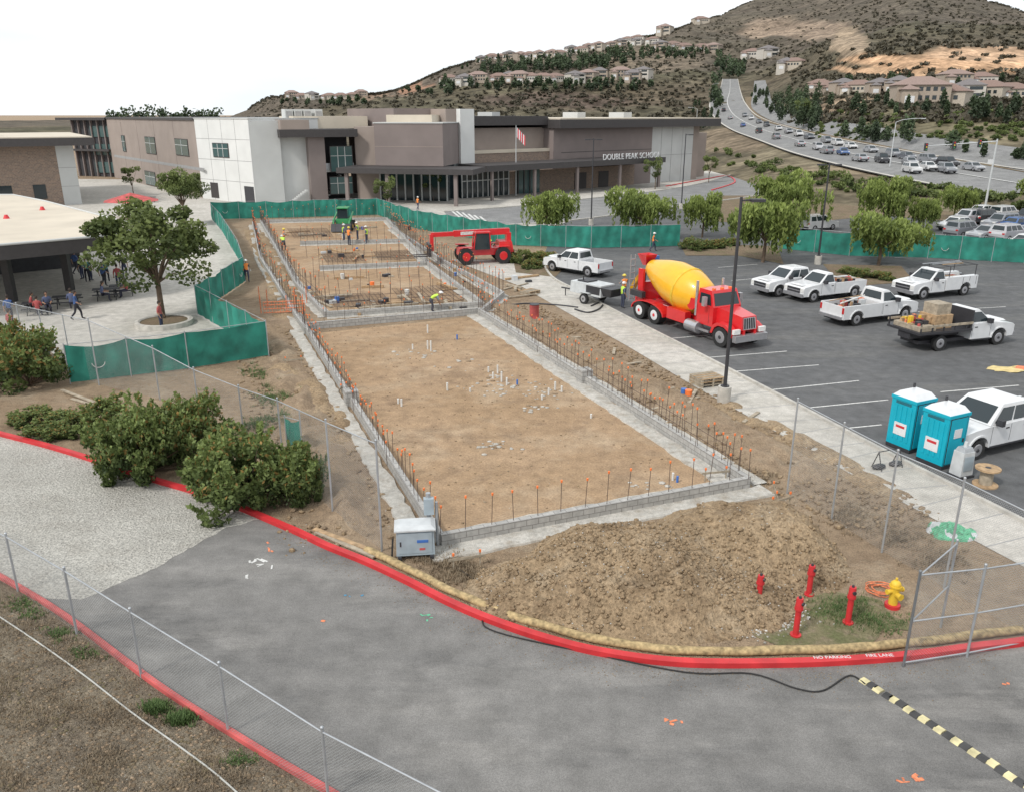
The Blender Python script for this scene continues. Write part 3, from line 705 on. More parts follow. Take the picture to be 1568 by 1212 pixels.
mb.box(xm,W,-1.2,16,5.2,zt,M_wmauve); mb.box(xm,W,0.5,15.9,0,5.2,M_glass); mb.box(0,xm,.6,16,0,zt-.5,M_wtan)
for k in range(9): 
    xx=xm+(W-xm)*k/8; mb.box(xx-.1,xx+.1,.3,.5,0,4.4,M_wgrey)
mb.box(0,W+6,-7,.3,4.4,5.15,M_wdark); mb.box(xm-.1,W+.1,-1.3,16.1,zt,zt+.15,M_wgrey)
for xx in (1,W*.5,W+3): mb.box(xx,xx+.5,-6.5,-6,0,4.4,M_wmauve)
mb.box(W*.3,W*.8,3,9,zt+.15,zt+1.2,M_roof); mb.box(xm,W,-1.215,-1,7.9,7.98,M_wtan)
mb.obj('school_building')
mb=MB(); F=Fr((684,303),(1062,274)); mb.M=F.M; W=F.W; zt=hgt(F.a,184); h=lambda x,y:F.hit(x,y)
def bx(x0,x1,y0,y1,z0,z1,mat): mb.box(h(x0,240)[0],h(x1,240)[0],y0,y1,z0,z1,mat)
bx(684,700,0,10,0,h(690,167)[1],M_wtan)
bx(628,690,4,18,0,h(660,166)[1],M_wmauve)
bx(700,721,-1,3,0,h(710,167)[1],M_wwhite)
bx(721,852,1,30,4,h(790,196)[1],M_wtan); bx(721,838,-.5,.98,4.2,h(780,226)[1]-.8,M_wbrick)
bx(721,838,-.6,.9,h(780,226)[1]-.79,h(780,226)[1]-.3,M_roof)
zt2=h(900,181)[1]
bx(721,835.5,-.5,30,h(790,192)[1],h(790,178)[1],M_wdark)
bx(838,988,-1.5,30,0,zt2-1.6,M_wmauve); bx(988,1052,-1.2,30,0,zt2-1.6,M_wgrey); bx(1052,1062,-1,30,0,zt2-1.6,M_wtan)
mb.box(h(836,200)[0],W+3,-3.5,32,zt2-1.6,zt2-.2,M_wdark); mb.box(h(836,200)[0]+.2,W+2.8,-3.3,31.8,zt2-.2,zt2,M_roof)
bx(1062,1098,3,26,0,h(1080,204)[1],M_wtan)
bx(721,960,-2.0,.97,0,3.6,M_wbrick)
bx(690,762,-2.6,-2.0,0,4.0,M_glass)
for x in range(690,764,8): bx(x,x+1.3,-2.75,-2.6,0,4.0,M_wgrey)
bx(690,762,-2.76,-2.62,2.5,2.65,M_wgrey)
bx(778,812,-2.4,-2.0,0,4.0,M_glassg)
for x in range(778,814,9): bx(x,x+1.5,-2.5,-2.4,0,4.0,M_wdark)
bx(868,886,-2.1,-2.0,0,2.8,M_wdark); bx(905,920,-2.1,-2.0,0,2.8,M_wdark)
bx(690,962,-9,-1.9,4.3,5.2,M_wdark); 
for x in (700,765,830,895,955): bx(x,x+3,-8.6,-8.2,0,4.3,M_wmauve)
for k in (1,2,3): 
    xx=h(988+64*k/4,240)[0]; mb.box(xx-.05,xx+.05,-1.22,-1,0,zt2-1.6,M_joint)
mb.box(h(988,240)[0],h(1052,240)[0],-1.23,-1,5,5.08,M_joint)
mb.box(h(850,240)[0],h(988,240)[0],-1.53,-1.4,6.2,6.3,M_wdark)
for x in (755,800,930,1000): bx(x,x+12,8,12,zt2-.1,zt2+1.0,M_wgrey)
mb.obj('school_building')
ft=bpy.data.curves.new('school_name_lettering','FONT'); ft.body='DOUBLE PEAK SCHOOL'; ft.size=1.35; ft.extrude=.04; ft.space_character=1.02
ft.materials.append(M_white); o=bpy.data.objects.new('school_name_lettering',ft); scene.collection.objects.link(o)
xx,zz=h(866,240); o.matrix_world=F.M@Matrix.Translation((xx,-8.95,5.22))@Matrix.Rotation(math.pi/2,4,'X')
mb=MB(); zc=4.6
top=[G(x,y,zc) for x,y in [(-260,300),(20,299),(70,309),(228,350),(150,363),(0,376),(-260,396)]]
bot=[Vector((p.x,p.y,zc-.95)) for p in top]; n=len(top)
mb.add([tuple(p) for p in top],[tuple(range(n))[::-1]],M_roof)
mb.add([tuple(p) for p in bot],[tuple(range(n))],M_lgrey)
for i in range(n):
    a,b_=top[i],top[(i+1)%n]; c,d=bot[(i+1)%n],bot[i]
    mb.add([a,b_,c,d],[(0,1,2,3)],M_wdark)
for i in range(n):
    a,b_=top[i],top[(i+1)%n]; mb.cyl(a+Vector((0,0,.03)),b_+Vector((0,0,.03)),.09,.09,M_wgrey,6)
for x,y in ((108,445),(20,462),(-80,475)):
    p=G(x,y); mb.box(p.x-.25,p.x+.25,p.y-.25,p.y+.25,0,zc-.9,M_wdark)
a=G(-200,440);b_=G(125,408)
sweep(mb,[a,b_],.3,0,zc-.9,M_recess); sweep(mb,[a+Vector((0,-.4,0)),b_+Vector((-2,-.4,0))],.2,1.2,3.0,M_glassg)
for x,y in ((65,322),(10,335)): 
    p=G(x,y,zc); mb.cyl((p.x,p.y,zc),(p.x,p.y,zc+.3),.25,.12,M_red,8)
mb.obj('canopy_building')
p=G(205,335); mb=MB(); mb.cyl((p.x,p.y,0),(p.x,p.y,2.8),.05,.05,M_grey); 
vs=[(p.x,p.y,3.2)]+[(p.x+3.4*math.cos(k*math.pi/4),p.y+3.4*math.sin(k*math.pi/4),2.2) for k in range(8)]
mb.add(vs,[(0,k+1,(k+1)%8+1) for k in range(8)],M_redf); mb.cyl((p.x,p.y,0),(p.x,p.y,.1),.4,.4,M_dark,12); mb.obj('patio_umbrella')
p=G(790,300); mb=MB(); mb.cyl((p.x,p.y,0),(p.x,p.y,hgt(p,192)),.1,.05,M_lgrey); hh=hgt(p,192)
vs=[]
for i in range(9):
    for j in range(2): vs.append((p.x+.1+i*.17,p.y+.12*math.sin(i*1.3),hh-.3-i*.17-(1.5 if j else 0)))
for i in range(8):
    mb.add([vs[2*i],vs[2*i+2],vs[2*i+3],vs[2*i+1]],[(0,1,2,3)],M_flagr if i%2 else M_white)
mb.obj('flagpole')
# ------------------------------------------------------------ road on the hill
def ribbon(name,edges,mat,lift=.35,nsub=10,ncross=5):
    L=smooth_line([Vector((a,b,0)) for a,b,c,d in edges],nsub); Rr=smooth_line([Vector((c,d,0)) for a,b,c,d in edges],nsub)
    vs=[];fz=[]
    for l,r in zip(L,Rr):
        for k in range(ncross):
            q=l.lerp(r,k/(ncross-1)); p=T(q.x,q.y); vs.append((p.x,p.y,p.z+lift))
    n=len(L)
    for i in range(n-1):
        for k in range(ncross-1): o=i*ncross+k; fz.append((o,o+1,o+ncross+1,o+ncross))
    mb=MB(); mb.add(vs,fz,mat,True); return mb.obj(name)
main=[(1106,122,1130,122),(1101,140,1134,140),(1086,160,1142,160),(1092,180,1162,180),(1118,200,1205,196),(1160,217,1262,211),(1215,238,1340,226),(1290,258,1440,243),(1370,276,1560,262),(1500,302,1760,290)]
ribbon('hill_road',main,M_road)
ribbon('hill_road',[(1155,125,1172,124),(1153,145,1178,143),(1150,165,1188,162),(1178,185,1240,180),(1228,200,1310,192),(1300,215,1400,206),(1410,236,1520,224),(1520,256,1650,240),(1650,280,1800,260)],M_road)
ribbon('road_median',[(1140,150,1151,150),(1146,168,1152,168),(1166,186,1178,186),(1212,199,1226,200),(1268,213,1296,215),(1345,228,1405,236),(1445,246,1515,256),(1570,268,1640,282)],M_mulch,.45)
def rib2(f0,f1): return [(a+(c-a)*f0,b+(d-b)*f0,a+(c-a)*f1,b+(d-b)*f1) for a,b,c,d in main]
ribbon('lane_marking',rib2(.0,.035),M_curbc,.5,10,2); ribbon('lane_marking',rib2(.97,1.0),M_curbc,.5,10,2); ribbon('lane_marking',rib2(.49,.505),M_whitem,.42,10,2)
# ------------------------------------------------------------ houses
M_stucco=[simple('stucco_%d'%i,c,.9) for i,c in enumerate([(.46,.41,.34),(.38,.32,.26),(.52,.49,.44),(.33,.28,.23)])]
M_tile=[simple('roof_tile_%d'%i,c,.9,vary=.2) for i,c in enumerate([(.22,.15,.125),(.26,.19,.165),(.17,.155,.155)])]
def house_mesh(i):
    mb=MB(); w=random.uniform(12,17);d=random.uniform(10,13);st=M_stucco[i%4];ti=M_tile[i%3]; hz=5.6 if i%3 else 3.6
    def wing(x0,x1,y0,y1,hz,rh):
        mb.box(x0,x1,y0,y1,-4,hz,st); e=.6; a,b,c,dd=x0-e,x1+e,y0-e,y1+e; k=min(b-a,dd-c)/2-.01; hz+=.01
        mb.add([(a,c,hz),(b,c,hz),(b,dd,hz),(a,dd,hz),(a+k,(c+dd)/2,hz+rh),(b-k,(c+dd)/2,hz+rh)] if b-a>dd-c else [(a,c,hz),(b,c,hz),(b,dd,hz),(a,dd,hz),((a+b)/2,c+k,hz+rh),((a+b)/2,dd-k,hz+rh)],
          [(0,1,5,4),(1,2,5),(2,3,4,5),(3,0,4),(0,3,2,1)] if b-a>dd-c else [(0,1,4),(1,2,5,4),(2,3,5),(3,0,4,5),(0,3,2,1)],ti)
    wing(-w/2,w/2,-d/2,d/2,hz,2.8); wing(-w/2+1,-w/2+6,-d/2-3,-d/2+2,hz-1.5,1.6)
    for lvl in range(int(hz//2.8)):
        for k in range(4):
            x=-w/2+6.8+k*(w-8)/4; mb.box(x,x+1.3,-d/2-.06,-d/2+.1,1+lvl*2.7,2.3+lvl*2.7,M_glass)
    mb.box(-w/2+2,-w/2+5,-d/2-3.06,-d/2-2.9,0,2.1,M_white)
    return mb.mesh('house')
HM=[house_mesh(i) for i in range(8)]
HP=[]
def house(x,y,sc=1,rz=None,up=0):
    p=T(x,y); rz=rz if rz is not None else math.atan2(-p.x,p.y)+random.uniform(-.5,.5)
    inst('hillside_house',random.choice(HM),(p.x,p.y,p.z+up),rz,0,sc); HP.append((x,y-4))
for x in np.arange(738,990,15): 
    x+=random.uniform(-3,3); house(x,skyline(x)+2+random.uniform(0,3),random.uniform(.8,.98),up=.5)
for x in (688,712,733,764,780,795,812,832,850,880,900,918,950,968,985): house(x,np.interp(x,[683,985],[129,122])+random.uniform(-3,3),random.uniform(.75,.92),up=.5)
for x in (447,462,478,505,522,540,553): house(x,skyline(x)+3,.8,up=.5)
for x in (1018,1072): house(x,skyline(x)+2,1.3,up=1)
for x,y,s in ((1012,76,1.),(1030,74,1.),(1048,77,1.),(1075,78,1.),(1092,80,1.),(1000,66,.9),(975,70,.9),(1152,88,1.1),(1175,88,1.1),(1203,108,.9),(1215,104,.9)): house(x,y,s,up=.5)
for x,y,s in ((1270,140,.6),(1290,142,.62),(1315,141,.66),(1345,143,.6),(1405,158,.85),(1440,158,.85),(1375,140,.6),(1480,152,.7),(1510,148,.75),(1545,150,.7),(1460,130,.6),(1500,128,.6),(1255,136,.6)): house(x,y,s)
# ------------------------------------------------------------ vegetation
def quads(P,size,flat=0,aspect=1.6):
    n=len(P); a=np.random.normal(size=(n,3)); a/=np.linalg.norm(a,axis=1)[:,None]
    b=np.random.normal(size=(n,3)); 
    if flat: a[:,2]-=flat; a/=np.linalg.norm(a,axis=1)[:,None]
    b-= (a*b).sum(1)[:,None]*a; b/=np.linalg.norm(b,axis=1)[:,None]
    s=(size*np.random.uniform(.6,1.3,n))[:,None]; a=a*s*aspect*.5; b=b*s*.5
    return np.stack([P-a-b*.3,P-b,P+a+b*.2,P+b],1)
def clump_pts(cs,rs,n):
    k=np.random.randint(0,len(cs),n); d=np.random.normal(size=(n,3)); d/=np.linalg.norm(d,axis=1)[:,None]
    r=np.random.uniform(.25,1,n)**.5; return cs[k]+d*(r*rs[k])[:,None]*np.array([1,1,.75]),k,d,r
def make_tree(h,cr,th,n,ls,leaf,droop=False,seed=0,trunk=.13,ncl=26):
    np.random.seed(seed);random.seed(seed); mb=MB()
    cz=(th+h)/2+.2
    mb.cyl((0,0,0),(.05,.03,th),trunk,trunk*.75,M_bark,8)
    cs=[];
    for i in range(ncl):
        d=Vector((random.gauss(0,1),random.gauss(0,1),random.gauss(0.25,.8))).normalized()*random.uniform(.45,1.15)
        z=cz+d.z*(h-th)*.48; c=Vector((d.x*cr*.85,d.y*cr*.85,z)); cs.append(c)
        if i%2==0:
            m=Vector((c.x*.4,c.y*.4,th+(z-th)*.5)); mb.cyl((.05,.03,th*.95),m,trunk*.5,trunk*.3,M_bark,5,False); mb.cyl(m,c,trunk*.3,trunk*.08,M_bark,5,False)
    A=np.array([tuple(c) for c in cs]); rs=np.random.uniform(.18,.38,ncl)*cr
    P,k,d,r=clump_pts(A,rs,n)
    if droop: 
        m=np.random.random(n)<.62; ns=220
        sx=np.random.randint(0,ncl,ns); sd=np.random.normal(size=(ns,2)); sd/=np.linalg.norm(sd,axis=1)[:,None]; sr=np.random.uniform(.4,1.05,ns)
        base=np.stack([A[sx,0]+sd[:,0]*sr*rs[sx],A[sx,1]+sd[:,1]*sr*rs[sx],A[sx,2]-.1],1); ln=np.random.uniform(.5,2.1,ns)
        q=np.random.randint(0,ns,m.sum()); u=np.random.random(m.sum())
        P[m]=base[q]+np.stack([np.random.normal(0,.05,m.sum()),np.random.normal(0,.05,m.sum()),-u*ln[q]],1); k[m]=sx[q]; r[m]=1-u*.4
        P[:,2]=np.maximum(P[:,2],th*.5)
    cb=np.random.uniform(.1,.8,ncl)
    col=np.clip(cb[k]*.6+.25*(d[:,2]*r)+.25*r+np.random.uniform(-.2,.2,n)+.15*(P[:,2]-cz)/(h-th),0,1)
    mb.leaves(quads(P,ls,1.6 if droop else 0,2.8 if droop else 1.5),leaf,col)
    return mb.mesh('tree')
def make_shrub(r,h,n,ls,leaf,seed,red=0,ncl=46):
    np.random.seed(seed);random.seed(seed); mb=MB(); cs=[]
    for i in range(ncl):
        a=random.uniform(0,6.28);q=random.random()**.5*r*.9; z=h*random.uniform(.1,.9)*(1-.45*(q/r)**2); cs.append((q*math.cos(a),q*math.sin(a),z))
        mb.cyl((0,0,0),cs[-1],.03,.01,M_bark,4,False)
    A=np.array(cs); rs=np.random.uniform(.14,.34,len(cs))*r*.8
    P,k,d,rr=clump_pts(A,rs,n)
    ns=200; sx=np.random.randint(0,len(cs),ns); dirs=np.random.normal(size=(ns,3)); dirs[:,2]=np.abs(dirs[:,2])+.6; dirs/=np.linalg.norm(dirs,axis=1)[:,None]
    up=np.random.random(n)<.35; q=np.random.randint(0,ns,up.sum()); u=np.random.random(up.sum())
    P[up]=A[sx[q]]+dirs[q]*(rs[sx[q]]*.8+u*.35*r*.5)[:,None]+np.random.normal(0,.035,(up.sum(),3)); k[up]=sx[q]
    P[:,2]=np.maximum(P[:,2],.03)
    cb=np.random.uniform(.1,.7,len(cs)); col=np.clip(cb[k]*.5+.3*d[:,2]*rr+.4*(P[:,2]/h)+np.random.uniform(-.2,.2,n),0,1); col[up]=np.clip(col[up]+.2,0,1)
    m=(np.random.random(n)<red)&(P[:,2]>h*.4)
    mb.leaves(quads(P[~m],ls),leaf,col[~m])
    if red: mb.leaves(quads(P[m],ls),L_redf,col[m])
    return mb.mesh('shrub')
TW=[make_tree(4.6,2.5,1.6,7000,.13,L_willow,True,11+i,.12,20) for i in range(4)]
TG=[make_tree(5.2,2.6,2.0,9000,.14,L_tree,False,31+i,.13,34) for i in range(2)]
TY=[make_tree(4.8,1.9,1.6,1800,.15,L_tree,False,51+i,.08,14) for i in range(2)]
def tree(name,ml,i,x,y,ytop,basez=4.8,wide=1):
    p=T(x,y); s=(hgt(p,ytop)-p.z)/basez; inst(name,ml[i%len(ml)],(p.x,p.y,p.z),random.uniform(0,6),0,(s*wide,s*wide,s))
for i,(x,y,yt,w) in enumerate([(845,366,290,1.15),(972,366,284,1.2),(1075,364,296,1.0),(1168,402,300,1.2),(1200,352,262,1.2),(1345,406,322,1.3),(1350,352,272,1.1),(1412,356,300,.9),(1460,335,284,1.1),(1590,330,272,1.2)]): tree('pepper_tree',TW,i,x,y,yt,4.9,w)
tree('ornamental_tree',TG,0,250,492,318,5.4,1.15); tree('ornamental_tree',TG,1,283,345,262,5.4,.9)
for i,(x,y,yt) in enumerate([(205,300,252),(595,325,270),(664,308,258),(1003,290,240),(1085,280,236),(1230,195,150),(725,300,270)]): tree('young_tree',TY,i,x,y,yt,5,1.0)
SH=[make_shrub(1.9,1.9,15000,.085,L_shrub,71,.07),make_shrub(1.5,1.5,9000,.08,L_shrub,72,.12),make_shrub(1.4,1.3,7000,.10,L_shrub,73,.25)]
def shrub(k,x,y,s,rz=0): 
    p=G(x,y); inst('shrub',SH[k],(p.x,p.y,0),rz,0,s)
shrub(0,378,768,(1.2,1.05,1.3));shrub(0,222,722,(1.25,1.0,1.35),2);shrub(1,300,690,(1.3,1.1,1.5),1);shrub(1,45,590,(1.7,1.3,1.8),1);shrub(2,15,560,(1.4,1,1.8),1)
shrub(1,100,660,(1.0,.9,.5),3);shrub(1,165,660,(1,1,.9),4);shrub(1,60,645,(.8,.8,.4),2);shrub(0,452,762,(.65,.65,1.0),4)
for x,y,s in ((800,402,.9),(835,400,.8),(815,410,.7),(1060,382,.9),(1090,380,.8),(1320,425,.6),(1350,428,.6),(780,400,.6),(1300,420,.5),(1115,376,.7),(640,335,.5)): shrub(2 if x%20 else 1,x,y,(s*1.3,s,s*.8),x)
sheet('planter_bed',[(785,395),(850,385),(870,405),(850,425),(790,418)],.028,M_mulch); sheet('planter_bed',[(1040,372),(1190,378),(1200,405),(1130,392),(1050,392)],.028,M_mulch); sheet('planter_bed',[(1260,405),(1380,408),(1400,432),(1290,440)],.028,M_mulch)
sheet('planter_bed',[(1100,300),(1400,300),(1568,335),(1568,350),(1350,330),(1200,345),(1100,340)],.028,M_mulch)
def mass(name,pts,leaf,nleaf,hw,hs,ls,conic=.3):
    mb=MB(); Ps=[];cc=[]
    for (p,s) in pts:
        hh=hs*s*random.uniform(.7,1.3); w=hw*s*random.uniform(.7,1.2)
        d=np.random.normal(size=(nleaf,3)); d/=np.linalg.norm(d,axis=1)[:,None]; r=np.random.uniform(.4,1,nleaf)
        q=d*r[:,None]; zz=(q[:,2]+1)/2; wid=w*(1-conic*zz); lump=1+.25*np.sin(d[:,0]*5+p.x)*np.cos(d[:,1]*4+p.y)
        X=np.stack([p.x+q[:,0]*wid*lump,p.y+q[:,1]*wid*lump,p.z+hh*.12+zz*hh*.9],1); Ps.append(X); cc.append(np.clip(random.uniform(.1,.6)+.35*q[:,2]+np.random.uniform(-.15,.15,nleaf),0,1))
    P=np.concatenate(Ps); mb.leaves(quads(P,ls,0,1.2),leaf,np.concatenate(cc)); return mb.obj(name)
np.random.seed(5);random.seed(5)
def clear(x,y,dx=7,dy=6): return all(abs(x-a)>dx or abs(y-b)>dy for a,b in HP)
def inpoly(x0,x1,yf,n,s=1,j=3):
    out=[]
    for _ in range(n):
        x=random.uniform(x0,x1); y=yf(x)+random.uniform(-j,j)
        if not clear(x,y): continue
        out.append((T(x,y),s*random.uniform(.6,1.3)))
    return out
pts=inpoly(735,930,lambda x:np.interp(x,[735,930],[112,100]),150,.85,8)+inpoly(930,985,lambda x:92,35,.9,8)+inpoly(1095,1140,lambda x:112,30,.9,10)+inpoly(430,560,lambda x:160,24,.5,3)+inpoly(600,700,lambda x:142,12,.5,4)+inpoly(670,1000,lambda x:136,60,.55,5)+inpoly(990,1110,lambda x:86,45,.7,6)+inpoly(1090,1105,lambda x:150,10,.7,20)+inpoly(700,1000,lambda x:skyline(x)+6,40,.5,2)
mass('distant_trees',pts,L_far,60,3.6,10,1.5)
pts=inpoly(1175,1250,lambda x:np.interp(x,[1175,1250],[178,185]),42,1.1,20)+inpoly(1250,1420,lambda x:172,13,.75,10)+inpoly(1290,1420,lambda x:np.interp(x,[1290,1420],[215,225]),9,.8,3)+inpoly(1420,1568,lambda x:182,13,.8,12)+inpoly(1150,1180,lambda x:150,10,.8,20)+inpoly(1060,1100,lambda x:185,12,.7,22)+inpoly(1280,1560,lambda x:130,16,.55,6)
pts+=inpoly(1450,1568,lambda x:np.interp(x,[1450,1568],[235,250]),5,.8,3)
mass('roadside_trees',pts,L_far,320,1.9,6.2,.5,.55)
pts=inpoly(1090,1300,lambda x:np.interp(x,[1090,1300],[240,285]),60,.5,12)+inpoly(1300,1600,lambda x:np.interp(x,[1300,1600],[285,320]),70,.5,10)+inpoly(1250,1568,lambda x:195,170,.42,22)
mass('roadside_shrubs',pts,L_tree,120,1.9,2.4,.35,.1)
pts=[];tries=0
while len(pts)<6500 and tries<20000:
    tries+=1
    x=random.uniform(380,1620); y=random.uniform(-30,200); p=T(x,y)
    if p.z<4 : continue
    bad=any(((x-bx)/rx)**2+((y-by)/ry)**2<1 for bx,by,rx,ry,cc in blobs[:6])
    if bad and random.random()<.9: continue
    if 1085<x<1205 and 118<y<215: continue
    if x>1200 and y>190: continue
    if not clear(x,y,8,5): continue
    pts.append((p,random.uniform(.35,.9)*(.7 if p.length<350 else 1)))
mass('hillside_shrubs',pts,L_chap,16,2.6,1.7,1.3,.0)
pts=[(Vector((G(x,263).x*2.4,G(x,263).y*2.4,3+random.random()*3)),1) for x in np.linspace(180,345,34)]
mass('distant_trees',pts,L_far,60,3.5,10,1.4)
def tufts(name,ptsf,n,hh,leaf,k=9,sp=.12,w=.03):
    P=[];cc=[]
    for _ in range(n):
        c=ptsf(); b0=random.uniform(.1,.9)
        for _ in range(k):
            a=random.uniform(0,6.28); r=random.random()*sp; h0=hh*random.uniform(.4,1.2); lx,ly=math.cos(a)*h0*.6,math.sin(a)*h0*.6
            x=c.x+math.cos(a)*r;y=c.y+math.sin(a)*r; px,py=-math.sin(a)*w,math.cos(a)*w
            P.append([(x-px,y-py,c.z),(x+px,y+py,c.z),(x+lx+px*.2,y+ly+py*.2,c.z+h0),(x+lx-px*.2,y+ly-py*.2,c.z+h0)]); cc.append(min(1,max(0,b0+random.uniform(-.2,.2))))
    mb=MB(); mb.leaves(np.array(P),leaf,np.array(cc)); return mb.obj(name)
def lowpt():
    while True:
        x=random.uniform(-20,470);y=random.uniform(895,1212)
        if y>np.interp(x,[0,100,240,380,500],[900,960,1065,1155,1225]): return G(x,y)
def lowdry():
    while True:
        p=lowpt()
        if noise.noise(p*.9)>.05: return p
tufts('dry_grass',lowdry,1500,.07,L_dry,8,.15,.010)
mb=MB()
for _ in range(6500):
    p=lowpt(); s=random.choice([.01,.015,.02,.03,.05]); mb.sph((p.x,p.y,.01),s,random.choice([M_drysoil,M_dirt,M_mulch,M_drysoil,M_conc2 if s<.02 else M_mulch]),5,3,(1,.8,.6))
mb.obj('soil_clods')
def near(cs,sp): 
    def f():
        c=random.choice(cs); return G(c[0]+random.gauss(0,sp),c[1]+random.gauss(0,sp*.45))
    return f
tufts('weeds',near([(240,1085),(277,1102)],9),260,.12,L_green,8,.08,.02)
tufts('weeds',near([(50,940),(90,970),(370,1165),(30,925),(130,1000)],12),260,.07,L_green,8,.08,.015)
tufts('weeds',near([(1270,935),(1310,945),(1350,955),(1300,925)],20),420,.08,L_green,8,.1,.010)
tufts('dry_grass',near([(430,590),(440,640),(400,570),(420,610),(395,650)],14),500,.14,L_green,8,.12,.015)
tufts('dry_grass',near([(1180,720),(1380,820),(1440,860),(1300,790),(700,880),(680,860)],25),900,.12,L_dry,8,.12,.012)
sheet('grass_patch',None,.013,M_grass,world=ragged([(1120,960),(1200,905),(1260,900),(1360,925),(1385,960),(1330,985),(1200,990)],.3,.2))
# ------------------------------------------------------------ vehicles
def wheel(mb,x,y,r,w,rim=M_rim):
    mb.cyl((x,y-w/2,r),(x,y+w/2,r),r,r,M_black,18); s=1 if y>0 else -1
    mb.cyl((x,y+s*w/2,r),(x,y+s*(w/2+.01),r),r*.62,r*.55,rim,14); mb.cyl((x,y+s*(w/2+.01),r),(x,y+s*(w/2+.04),r),r*.2,r*.15,M_dark,8)
def prof(xr,xf,zb,arches,top,n=8):
    pts=[(xr,zb)]
    for cx,r in sorted(arches):
        for k in range(n+1):
            a=math.pi-math.pi*k/n; pts.append((cx+r*math.cos(a),zb+r*math.sin(a)*.95))
    pts.append((xf,zb)); return pts+top
def green(mb,x0,x1,xt0,xt1,zb,zt,wb,wt,paint,split=1):
    b_=[(x0,-wb,zb),(x1,-wb,zb),(x1,wb,zb),(x0,wb,zb)];t=[(xt0,-wt,zt),(xt1,-wt,zt),(xt1,wt,zt),(xt0,wt,zt)]
    mb.hexa(b_,t,paint)
    for k in range(split):
        u0=.05+k*.92/split;u1=.03+(k+1)*.92/split-.02
        mb.fq(b_[0],b_[1],t[1],t[0],u0,u1,.10,.82,.012,M_glass); mb.fq(b_[2],b_[3],t[3],t[2],1-u1,1-u0,.10,.82,.012,M_glass)
    mb.fq(b_[1],b_[2],t[2],t[1],.08,.92,.06,.84,.012,M_glass); mb.fq(b_[3],b_[0],t[0],t[3],.10,.90,.18,.82,.012,M_glass)
def flares(mb,w,axs,r,z,paint):
    for cx in axs:
        for s in (-1,1):
            a1=[(cx+(r+.07)*math.cos(a),z+(r+.07)*math.sin(a)*.95) for a in np.linspace(math.pi,0,11)]; a2=[(cx+r*math.cos(a),z+r*math.sin(a)*.95) for a in np.linspace(0,math.pi,11)]
            mb.prism(a1+a2,s*(w-.01),s*(w+.045),paint)
